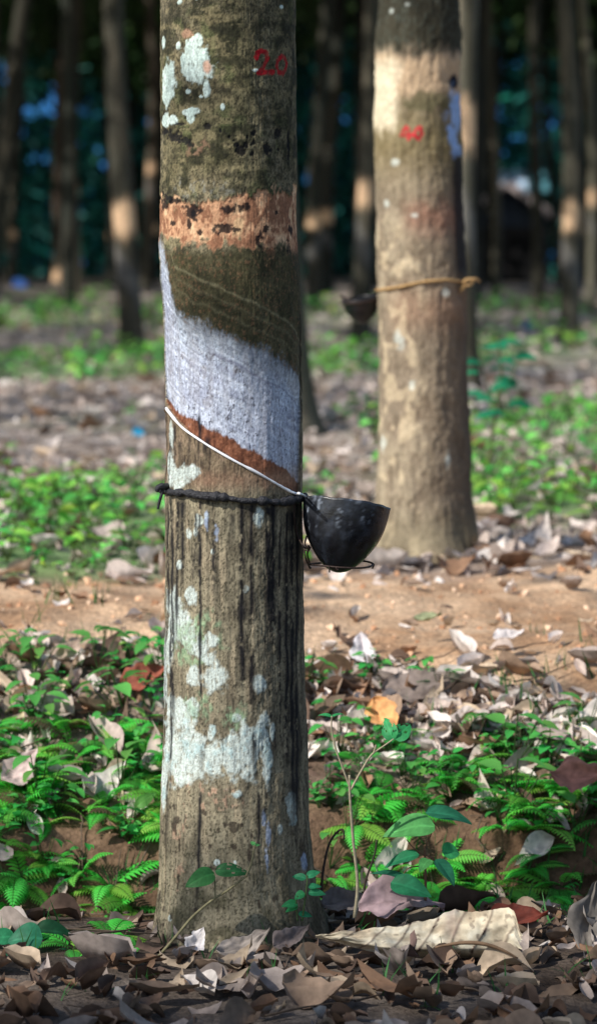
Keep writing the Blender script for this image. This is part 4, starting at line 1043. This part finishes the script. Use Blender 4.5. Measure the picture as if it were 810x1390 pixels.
fallen(792, 1090, 4.42, 0.10, 0.05, -0.4, 0.1, 0.8, L(160, 112, 98), 'dull red brown leaf at the right edge amid ferns', seed=31, dz=0.04)
fallen(700, 1257, 3.95, 0.085, 0.04, 0.1, 0.0, 0.5, L(96, 40, 28), 'dark red brown leaf tucked behind the big curled leaf', seed=9, dz=0.006)
fallen(800, 1248, 3.9, 0.10, 0.05, 1.2, 1.1, 0.4, L(112, 106, 100), 'grey dry leaf standing upright at the lower right edge', seed=10, dz=0.0)
fallen(546, 1230, 3.95, 0.12, 0.05, 0.15, 0.05, 0.55, L(150, 128, 132), 'purplish grey leaf propped behind the big curled leaf', seed=11, dz=0.01, curl=-0.3)
fallen(265, 1285, 3.80, 0.034, 0.026, 0.9, 0.55, 0.5, L(214, 208, 206), 'small whitish curled leaf at the foot of the front trunk', seed=12, dz=0.004, curl=0.7)
fallen(470, 1235, 4.0, 0.07, 0.04, 0.2, 0.15, 0.6, L(112, 104, 102), 'dark grey leaf propped at the foot of the bare twig', seed=13, dz=0.01)
fallen(330, 1293, 3.78, 0.075, 0.03, 0.35, 0.2, 0.6, L(150, 140, 132), 'greyish curled leaf before the right foot of the front trunk', seed=14, dz=0.005, curl=0.5)
fallen(395, 1278, 3.83, 0.06, 0.03, 0.6, 0.35, 0.5, L(120, 108, 104), 'small brown grey leaf between trunk foot and big curled leaf', seed=15, dz=0.004)
fallen(640, 990, 4.75, 0.08, 0.04, -0.2, 0.1, 0.4, L(188, 176, 168), 'light grey dry leaf on the right bank above the ferns', seed=16, dz=0.015)
fallen(735, 1015, 4.68, 0.09, 0.045, 2.6, 0.1, 0.5, L(150, 136, 128), 'grey dry leaf near the right edge above the fern patch', seed=17, dz=0.015)
fallen(690, 868, 5.05, 0.055, 0.03, 0.1, 0.1, 0.2, L(214, 206, 204), 'small pale leaf lying on the bare earth strip', seed=18, dz=0.005)
fallen(580, 843, 5.14, 0.05, 0.02, 0.0, 0.1, 0.2, L(150, 156, 120), 'greenish leaf lying alone on the bare earth strip', seed=19, dz=0.004)

# the big rolled leaf in front
def big_leaf():
    nu, nv = 260, 60
    u = np.linspace(0, 1, nu); v = np.linspace(0, 1, nv)
    U, Vv = np.meshgrid(u, v, indexing='ij')
    x = np.interp(U, [0, 1], [428, 704]); x = x + U ** 14 * 9 * fbm(Vv * 7, Vv * 0 + 3, 77, 3)
    top = np.interp(x, [428, 460, 500, 540, 580, 604, 617, 640, 665, 690, 698, 706], [1270, 1264, 1261, 1256, 1248, 1240, 1234, 1240, 1236, 1232, 1236, 1262])
    bot = np.interp(x, [428, 460, 500, 540, 580, 640, 690, 706], [1272, 1279, 1290, 1298, 1302, 1305, 1306, 1302])
    # rolled: back edge behind, front lip curls under
    top = top + 2.2 * fbm(U * 14, U * 0, 461, 3)
    py_ = top + (bot - top) * Vv ** 0.92
    wob = fbm(U * 5, Vv * 2, 451, 3)
    half = (bot - top) / 1000 * 0.5
    Yv = 3.74 - half * np.sin(Vv * np.pi * 0.9 + 0.15) * 0.55 + half * 0.8 * (1 - Vv) + 0.05 * U + 0.006 * wob + 0.010 * fbm(U * 3.2, Vv * 1.1 + 7, 462, 2) - 0.022 * U ** 7 * (1 - Vv) + half * 1.1 * sst(0.72, 1, Vv)
    P = np.zeros(U.shape + (3,))
    k = 1.0 / FPX
    xc_ = (x - PCX) / FPX; yc_ = (PCY - py_ - 1.5 * wob) / FPX; t_q = Yv / (CP + yc_ * SP)
    P = np.stack([t_q * xc_, Yv, CAMZ + t_q * (-SP + yc_ * CP)], -1)
    vein = np.exp(-((np.mod(U * 7.5 + Vv * 0.9 + 0.06 * fbm(U * 6, Vv * 3, 77, 2), 1) - 0.5) / 0.06) ** 2)
    P[..., 1] -= 0.0010 * vein + 0.0006 * np.sin(U * 7.5 * 2 * np.pi + Vv * 5.6)
    n1 = fbm(U * 9, Vv * 4, 453, 4); n2 = fbm(U * 30, Vv * 9, 454, 3)
    C = np.zeros(U.shape + (3,)); C[:] = L(214, 200, 172)
    C += (L(150, 130, 106) - C) * (sst(-0.1, 0.6, n1) * 0.6)[..., None]
    C += (L(236, 228, 206) - C) * (sst(0.1, 0.6, -n1) * 0.6)[..., None]
    C += (L(110, 92, 80) - C) * (vein * 0.75 + sst(0.4, 0.8, n2) * 0.6)[..., None]
    C += (L(128, 106, 104) - C) * (np.exp(-((x - 612) / 10) ** 2) * 0.6 * (1 - Vv))[..., None]
    return P, C, nu, nv
P, C, nu, nv = big_leaf()
t = thing('dry_leaf', P[nu // 2, nv - 1], 'large rolled tan dry leaf with veins lying in the foreground', 'leaf')
mk('blade', rel(P.reshape(-1, 3), t), [grid_faces(nu, nv)], M_DRY, C.reshape(-1, 3), t)
# torn flap and folded under edge
q = np.array([W(556, 1268, 3.70), W(562, 1262, 3.69), W(566, 1276, 3.685), W(562, 1292, 3.68), W(570, 1300, 3.69), W(552, 1298, 3.69), W(556, 1282, 3.685)])
mk('torn_flap', rel(np.concatenate([q, [q.mean(0) + np.array([0, -0.012, 0])]]), t), [np.array([[i_, (i_ + 1) % 7, 7] for i_ in range(7)])], M_DRY, L(104, 84, 78), t)
u = np.linspace(0, 1, 24); pts = [W(590 + 112 * q_, 1286 - 8 * math.sin(q_ * 3) + 16 * q_ ** 3, 3.715) for q_ in u]
v, f = tube(np.array(pts), 0.0017 * np.sin(np.clip(u * 3.0 + 0.1, 0, 3.1)) + 0.001, 8); mk('rolled_edge', rel(v, t), f, M_DRY, L(120, 96, 74), t)  # edge darkened in colour for the shading beneath the curl

# ------------------------------------------------------------------ ferns
def fern_tpl(seed, nf=6, L0=1.0):
    r = np.random.default_rng(seed); out = []
    for k_ in range(nf):
        az = k_ * 2 * np.pi / nf + r.uniform(-0.4, 0.4); ln_ = L0 * r.uniform(0.6, 1.1); rise = r.uniform(0.3, 0.9)
        d = np.array([math.cos(az), math.sin(az), 0]); sd = np.array([-d[1], d[0], 0])
        s = np.linspace(0, 1, 17)
        ra = s[:, None] * d * ln_ + (rise * ln_ * (s - 0.95 * s ** 2.2))[:, None] * np.array([0, 0, 1])
        v, f = tube(ra, np.linspace(0.012, 0.004, 17) * L0, 4, False); out.append((v, f, np.array([0.06, 0.12, 0.03])))
        tone = r.uniform(0.6, 1.6) * np.array([1 + 3.2 * r.random() ** 2, 1.0, 1 - 0.3 * r.random()])
        T = np.gradient(ra, axis=0); T /= np.linalg.norm(T, axis=1)[:, None]
        V = []; F = []
        for i_ in range(2, 17):
            pl = ln_ * 0.26 * math.sin(math.pi * min(0.98, (s[i_] ** 0.75) * 0.95 + 0.04)) + 0.01
            for sg in (-1, 1):
                b = ra[i_]; dirn = sd * sg * 0.9 + T[i_] * 0.45; dirn /= np.linalg.norm(dirn)
                up_ = np.array([0, 0, 1.0]); wv = T[i_] * ln_ * 0.028
                n0 = len(V)
                V += [b - wv * 0.8, b + wv * 0.8, b + dirn * pl * 0.55 + wv + up_ * 0.01, b + dirn * pl * 0.55 - wv + up_ * 0.01, b + dirn * pl - up_ * pl * 0.18]
                F += [[n0, n0 + 1, n0 + 2], [n0, n0 + 2, n0 + 3], [n0 + 3, n0 + 2, n0 + 4]]
        out.append((np.array(V), [np.array(F)], (np.array([0.06, 0.50, 0.08]) * tone if r.random() > 0.07 else np.array([0.20, 0.15, 0.08]) * r.uniform(0.7, 1.2))))
    return join(out)
def herb_tpl(seed, n=12, L0=1.0, col=(0.06, 0.48, 0.10)):
    """low herb with broad small leaves on short stalks"""
    r = np.random.default_rng(seed); out = []
    TV, TF = leaf_tpl(5, 3, 0.55, 0.15, -0.15)
    for k_ in range(n):
        az = r.uniform(0, 6.3); h = r.uniform(0.25, 1.0) * L0; rad = r.uniform(0.05, 0.5) * L0
        b = np.array([math.cos(az) * rad, math.sin(az) * rad, h]); sz = r.uniform(0.3, 0.55) * L0
        M = frames(np.array([az + r.uniform(-0.7, 0.7)]), np.array([r.uniform(-0.5, 0.4)]), np.array([r.uniform(-0.4, 0.4)]))[0]
        out.append(((TV * sz) @ M.T + b, TF, np.array(col) * r.uniform(0.6, 1.35) * np.array([1 + 1.4 * r.random() ** 2, 1, 1])))
        v, f = tube(spline([np.zeros(3), b * np.array([0.6, 0.6, 0.6]), b], 5), 0.012 * L0, 4, False); out.append((v, f, np.array([0.05, 0.11, 0.03])))
    return join(out)
FERN = [mk('fern', *(lambda t_: (t_[0], t_[1], M_GREEN, t_[2]))(fern_tpl(800 + k_, 5 + k_ % 3)), mesh_only=True) for k_ in range(5)]
HERB = [mk('herb', *(lambda t_: (t_[0], t_[1], M_GREEN, t_[2]))(herb_tpl(830 + k_, 9 + 2 * k_)), mesh_only=True) for k_ in range(3)]
HERB.append(mk('herb', *(lambda t_: (t_[0], t_[1], M_GREEN, t_[2]))(herb_tpl(845, 6, 1.5, (0.14, 0.55, 0.12))), mesh_only=True))
def inst(name, me, x, y, s, az, label, cat, group, tilt=0.0, dz=0.0):
    o = link(name, me); o.location = (x, y, float(H(x, y)) + dz); o.scale = (s, s, s); o.rotation_euler = (tilt, r.uniform(-0.2, 0.2), az)
    return tag(o, label, cat, group)
r = np.random.default_rng(123)
cnt = 0
while cnt < 85:
    x, y = r.uniform(-0.58, -0.15), r.uniform(4.36, 4.78)
    if r.random() > (1 if y < 4.56 else 0.6): continue
    inst('fern', FERN[int(r.integers(0, 5))], x, y, r.uniform(0.06, 0.105), r.uniform(0, 6.3), 'bright green small fern hanging on the bank left of the front trunk', 'fern', 'ferns on the bank left of the trunk', r.uniform(0.1, 0.7)); cnt += 1
cnt = 0
while cnt < 105:
    x, y = r.uniform(0.03, 0.62), r.uniform(4.28, 4.76)
    if x < 0.13 and y < 4.4: continue
    if y > 4.6 and r.random() < 0.5: continue
    inst('fern', FERN[int(r.integers(0, 5))], x, y, r.uniform(0.06, 0.11), r.uniform(0, 6.3), 'green small fern growing on the bank right of the front trunk', 'fern', 'ferns on the bank right of the trunk', r.uniform(0.0, 0.5)); cnt += 1
cnt = 0
while cnt < 110:
    x, y = r.uniform(-0.6, 0.65), r.uniform(4.42, 5.05)
    if -0.2 < x < 0.0: continue
    if x > 0.05 and y > 4.7 and r.random() < 0.8: continue
    side = 'left' if x < 0 else 'right'
    inst('herb', HERB[int(r.integers(0, 4))], x, y, r.uniform(0.035, 0.065), r.uniform(0, 6.3), f'low green herb sprouting through litter high on the {side} bank', 'herb', f'low herbs on the {side} bank'); cnt += 1
# bottom left corner ferns and broad leaved plant
for x_, y_, s_, a_ in [(-0.255, 3.93, 0.085, 0.3), (-0.30, 3.86, 0.075, 1.6), (-0.225, 3.82, 0.06, 2.4)]:
    inst('fern', FERN[1], x_, y_, s_, a_, 'shaded fern in the lower left corner', 'fern', 'ferns in the lower left corner', 0.1)

def leafy(name, label, cat, base, stems, leaves, stemcol, group=None):
    """stems: list of (points, r0, r1); leaves: (pos, az, pitch, roll, len, width, col, holes)"""
    t = thing(name, base, label, cat, group)
    for pts, r0, r1 in stems:
        P = spline(pts, max(8, 6 * len(pts))); v, f = tube(P, np.linspace(r0, r1, len(P)), 7)
        mk('stem', rel(v, t), f, M_STEM, stemcol, t)
    for k_, (p, az, pi, ro, ln_, wd, col, holes) in enumerate(leaves):
        nu, nv = 22, 13
        V, F = leaf_tpl(nu, nv, wd / ln_, 0.10, -0.18, 0.85, 0.0, k_, 0.015)
        u = np.repeat(np.linspace(0, 1, nu), nv); vv = np.tile(np.linspace(-1, 1, nv), nu)
        vein = np.exp(-(vv / 0.07) ** 2) + 0.5 * np.exp(-((np.mod(u * 7 - np.abs(vv) * 1.3, 1) - 0.5) / 0.14) ** 2)
        V[:, 2] -= 0.006 * vein
        C = np.array(col)[None] * (1 + 0.35 * vein[:, None]) * (1 + 0.2 * fbm(u * 5 + k_, vv * 2, 9, 3)[:, None])
        F = F[0]
        if holes:
            fc = np.stack([u[F].mean(1), vv[F].mean(1)], -1); n = fbm(fc[:, 0] * 7 + k_ * 3.3, fc[:, 1] * 2.5, 55 + k_, 2)
            F = F[(n < holes) | (np.abs(fc[:, 1]) < 0.16)]
        M = frames(np.array([az]), np.array([pi]), np.array([ro if math.cos(az) > 0 else -ro]))[0]
        mk('leaf', rel((V * ln_) @ M.T + np.array(p), t), F, M_GREEN, np.clip(C, 0.003, 0.9), t)
    return t
G1 = (0.05, 0.36, 0.12); G2 = (0.035, 0.25, 0.11); G3 = (0.12, 0.42, 0.12); G4 = (0.03, 0.19, 0.10)
# bare forked seedling with a holed leaf
B = 3.9
leafy('seedling', 'thin bare forked seedling with one insect eaten leaf right of the trunk', 'seedling', W(480, 1245, B),
      [([W(481, 1246, B), W(485, 1200, B), W(479, 1140, B), W(475, 1085, B), W(474, 1052, B)], 0.0025, 0.0016),
       ([W(475, 1070, B), W(464, 1040, B), W(455, 1015, B), W(450, 990, B), W(450, 972, B)], 0.0016, 0.0009),
       ([W(476, 1072, B), W(487, 1052, B), W(500, 1030, B), W(507, 1022, B), W(520, 1013, B), W(534, 1003, B)], 0.0018, 0.001),
       ([W(507, 1022, B), W(509, 1015, B), W(510, 1011, B)], 0.0016, 0.001)],
      [(W(534, 1004, B), 2.2, 0.9, 0.9, 0.036, 0.022, G1, 0.3), (W(535, 1003, B), 0.6, 0.6, 0.9, 0.034, 0.024, G1, 0.4),
       (W(450, 972, B), 2.8, 0.1, 0.3, 0.02, 0.009, G1, 0), (W(450, 972, B), 0.3, 0.2, 0.3, 0.018, 0.007, G1, 0)], L(150, 140, 116))
# broad leaved seedling
B = 3.96
leafy('broadleaf_seedling', 'broad leaved green seedling behind the big rolled leaf', 'seedling', W(577, 1225, B),
      [([W(577, 1226, B), W(577, 1190, B), W(576, 1150, B)], 0.0022, 0.0014), ([W(576, 1162, B), W(560, 1150, B), W(552, 1140, B)], 0.001, 0.0008), ([W(577, 1160, B), W(595, 1170, B), W(600, 1172, B)], 0.001, 0.0008),
       ([W(577, 1175, B), W(555, 1178, B), W(545, 1190, B)], 0.001, 0.0008), ([W(577, 1150, B), W(585, 1130, B), W(584, 1110, B)], 0.001, 0.0008)],
      [(W(590, 1118, B - 0.01), 3.35, -0.12, 0.62, 0.073, 0.042, G3, 0), (W(578, 1100, B + 0.02), 0.15, -0.22, 0.55, 0.068, 0.03, G4, 0), (W(530, 1196, B - 0.04), -0.25, -0.25, 0.75, 0.058, 0.034, G2, 0),
       (W(568, 1158, B - 0.02), 3.25, -0.3, 0.5, 0.05, 0.022, G2, 0), (W(600, 1155, B - 0.01), 0.4, -0.15, 0.9, 0.028, 0.026, G1, 0), (W(592, 1165, B - 0.03), -0.7, -0.75, 0.3, 0.045, 0.022, G4, 0), (W(556, 1192, B - 0.02), 3.3, 0.25, 0.4, 0.055, 0.016, G4, 0), (W(582, 1165, B - 0.03), 4.2, -0.4, 0.3, 0.03, 0.018, G3, 0)], L(110, 76, 62))
# withered twigs beside the trunk
for pts, lab in [([(505, 1235), (497, 1220), (495, 1200), (508, 1160), (511, 1140)], 'thin dark withered stalk left of the broad leaved seedling'),
                 ([(436, 1215), (438, 1185), (445, 1150), (455, 1132), (465, 1126), (467, 1140)], 'withered dark curling twig beside the right foot of the trunk'),
                 ([(532, 1235), (531, 1215), (536, 1200)], 'short dark stalk below the broad leaved seedling')]:
    P = [W(a_, b_, 3.98) for a_, b_ in pts]
    v, f = tube(spline(P, 24), np.linspace(0.0022, 0.0012, 24), 6)
    t = mk('twig', v - P[0], f, M_STEM, L(52, 42, 38)); t.location = [float(q) for q in P[0]]; tag(t, lab, 'twig')
# vine sprout leaning over the trunk foot
B = 3.84
leafy('creeper', 'leaning creeper stem with two green leaves across the trunk foot', 'creeper', W(216, 1299, B),
      [([W(214, 1300, B), W(240, 1270, B), W(262, 1244, B), W(288, 1222, B), W(310, 1208, B), W(336, 1188, B)], 0.0021, 0.0014), ([W(334, 1190, B), W(341, 1172, B), W(346, 1147, B)], 0.0019, 0.0009), ([W(292, 1220, B), W(292, 1205, B), W(291, 1187, B)], 0.0011, 0.0009)],
      [(W(291, 1184, B), 3.5, -0.35, 0.95, 0.043, 0.026, (0.04, 0.17, 0.05), 0.7), (W(292, 1181, B), 0.0, -0.05, 0.8, 0.046, 0.022, (0.035, 0.15, 0.05), 0.7), (W(346, 1147, B), 2.3, 0.4, 0.5, 0.010, 0.006, G3, 0), (W(346, 1148, B), 0.6, 0.1, 0.5, 0.009, 0.005, G3, 0)], L(118, 112, 84))
# sprig at right foot of the trunk
B = 3.87
leafy('sprig', 'little green leafy sprig at the right foot of the front trunk', 'sprig', W(412, 1240, B),
      [([W(410, 1250, B), W(414, 1220, B), W(417, 1195, B), W(416, 1188, B)], 0.0012, 0.0008), ([W(404, 1250, B), W(402, 1228, B), W(404, 1216, B)], 0.0011, 0.0008)],
      [(W(416, 1190, B), 0.3, 0.35, 0.7, 0.020, 0.012, G2, 0), (W(415, 1192, B), 2.8, 0.1, 0.8, 0.02, 0.011, G2, 0), (W(418, 1203, B), 0.1, 0.0, 0.8, 0.018, 0.009, G2, 0), (W(418, 1211, B), -0.1, -0.05, 0.8, 0.024, 0.012, G2, 0), (W(413, 1212, B), 3.2, -0.5, 0.7, 0.016, 0.014, G1, 0), (W(404, 1226, B), 3.3, -0.1, 0.7, 0.022, 0.014, G1, 0), (W(404, 1230, B), 2.9, -0.4, 0.7, 0.02, 0.012, G1, 0), (W(405, 1240, B), 0.2, -0.2, 0.8, 0.02, 0.01, G2, 0)], L(70, 90, 50))
leafy('broadleaf_plant', 'dark round leaved plant in the lower left corner', 'plant', W(40, 1320, 3.86),
      [([W(45, 1325, 3.86), W(40, 1300, 3.86), W(36, 1275, 3.86)], 0.0018, 0.001), ([W(60, 1325, 3.88), W(72, 1290, 3.88)], 0.0018, 0.001)],
      [(W(58, 1272, 3.85), 3.1, -0.1, 0.95, 0.048, 0.042, G4, 0), (W(48, 1262, 3.88), 0.1, -0.1, 0.8, 0.05, 0.032, (0.012, 0.07, 0.03), 0), (W(20, 1270, 3.88), 3.3, -0.1, 0.8, 0.04, 0.026, G2, 0), (W(30, 1300, 3.84), 3.6, -0.3, 0.8, 0.04, 0.026, G2, 0), (W(75, 1292, 3.86), -0.2, -0.3, 0.8, 0.035, 0.018, G2, 0)], L(70, 90, 50))
# one pale upright leaf left of the trunk on the bank
leafy('broadleaf_plant', 'pale green oval leaf on short stalk left of the trunk', 'plant', W(183, 1110, 4.5),
      [([W(182, 1112, 4.5), W(184, 1100, 4.49), W(186, 1094, 4.49)], 0.0012, 0.001)], [(W(184, 1096, 4.49), 0.5, 0.55, 0.9, 0.042, 0.019, (0.12, 0.32, 0.07), 0)], L(80, 110, 50))

# shrub right of the second tree
B = 8.6
sp = [(662, 640), (668, 590), (676, 540), (680, 500), (676, 470)]
lv = []
rs = np.random.default_rng(66)
for px_, py_ in [(650, 470), (652, 492), (648, 505), (676, 466), (690, 470), (684, 482), (674, 487), (708, 486), (700, 483), (672, 515), (680, 520), (690, 528), (668, 524), (700, 522), (698, 545), (690, 548), (660, 556), (676, 560), (655, 535), (664, 500), (645, 540)]:
    lv.append((W(px_, py_, B + rs.uniform(-0.15, 0.15)), rs.choice([0.0, 3.1]) + rs.uniform(-0.6, 0.6), rs.uniform(-0.3, 0.1), rs.uniform(0.2, 0.7), rs.uniform(0.06, 0.085), rs.uniform(0.028, 0.04), np.array([0.02, 0.24, 0.12]) * rs.uniform(0.7, 1.3), 0))
leafy('sapling', 'bluish green leafy sapling rising right of the pale roped tree', 'sapling', W(662, 645, B),
      [([W(a_, b_, B) for a_, b_ in sp], 0.006, 0.003), ([W(676, 540, B), W(690, 520, B), W(704, 488, B)], 0.003, 0.002), ([W(674, 560, B), W(660, 520, B), W(652, 490, B)], 0.003, 0.002)], lv, L(90, 92, 60))

# green ground growth further off, too dense to count
parts = []
r = np.random.default_rng(44)
hb = [herb_tpl(860 + k_, 7, 1.0, (0.11, 0.58, 0.13)) for k_ in range(4)]
def herbs(n, x0, x1, y0, y1, s, seed, mul=1.0):
    q = np.random.default_rng(seed)
    x = q.uniform(x0, x1, n); y = q.uniform(y0, y1, n); g_ = green_amt(x, y)
    k = q.random(n) < g_ * mul; x, y = x[k], y[k]; n = len(x)
    az = q.uniform(0, 6.3, n); M = frames(az, q.normal(0, 0.15, n), q.normal(0, 0.15, n)) * (s * q.uniform(0.6, 1.4, n))[:, None, None]
    P = np.stack([x, y, H(x, y) - 0.005], -1); w_ = q.integers(0, 4, n); tone = q.uniform(0.6, 1.5, n)
    yel = q.random(n) ** 2
    for j_ in range(4):
        m = w_ == j_
        if not m.any(): continue
        TV, TF, TC = hb[j_]
        V, F, C = scatter((TV, TF), P[m], M[m], np.ones((m.sum(), 3)))
        C = (TC[None] * tone[m][:, None, None] * (1 + np.stack([yel[m] * 0.9, yel[m] * 0.15, -0.3 * yel[m]], -1)[:, None, :])).reshape(-1, 3)
        parts.append((V, F, C))
herbs(330, -1.2, 0.2, 5.9, 9.2, 0.085, 1); herbs(560, 0.1, 1.7, 6.9, 12.5, 0.10, 2); herbs(450, -2.6, 2.6, 9, 16, 0.10, 3, 0.8)
herbs(500, -2.8, 1.5, 16, 19.5, 0.13, 4); herbs(900, -5, 5, 19, 45, 0.2, 5, 0.9); herbs(120, -0.8, 1.0, 5.0, 6.2, 0.03, 6, 3)
V, F, C = join(parts)
o = mk('ground_cover', V, F, M_GREEN, C); tag(o, 'low green weeds spreading over the plantation floor'); o['kind'] = 'stuff'
# grass tufts on the banks and strip edge
parts = []
bl = (np.array([[0, -0.03, 0], [0, 0.03, 0], [0.1, 0.025, 0.45], [0.1, -0.025, 0.45], [0.4, 0, 0.95]]), [np.array([[0, 1, 2, 3]]), np.array([[3, 2, 4]])])
n = 900; x = r.uniform(-0.7, 0.75, n); y = r.uniform(3.5, 5.9, n); k = r.random(n) < np.where((y > 4.4) & (y < 5.15), 0.8, 0.2) * np.where(path_mask(x, y) > 0.5, 0.25, 1); x, y = x[k], y[k]
xb = np.repeat(x, 5) + r.normal(0, 0.012, len(x) * 5); yb = np.repeat(y, 5) + r.normal(0, 0.012, len(x) * 5); n = len(xb)
M = frames(r.uniform(0, 6.3, n), r.normal(0, 0.4, n), r.normal(0, 0.3, n)) * r.uniform(0.02, 0.06, n)[:, None, None]
parts.append(scatter(bl, np.stack([xb, yb, H(xb, yb)], -1), M, np.array([[0.04, 0.15, 0.04]]) * r.uniform(0.6, 1.6, (n, 1))))
V, F, C = join(parts); o = mk('grass', V, F, M_GREEN, C); tag(o, 'short grass blades on the bank'); o['kind'] = 'stuff'

# scraps of blue plastic
for px_, py_, s_, col, lab in [(188, 601, 0.05, L(40, 150, 190), 'turquoise plastic scrap on the ground left of the front trunk'), (717, 448, 0.16, L(30, 80, 150), 'blue plastic scrap on the far ground at right'), (29, 386, 0.35, L(60, 100, 170), 'blue plastic scrap on the far ground at left')]:
    Y = min(0.62 * FPX / (py_ - HOR), 60); x = (px_ - PCX) / FPX * Y
    V, F = leaf_tpl(7, 6, 0.8, 0.3, 0.2, 1.0, 0.1, 5, 0.12)
    o = mk('plastic_scrap', (V - [0.5, 0, 0]) * s_, F, M_PLASTIC, col); o.location = (x, Y, float(H(x, Y)) + 0.03); o.rotation_euler = (0.5, 0, 0.4); tag(o, lab, 'litter')
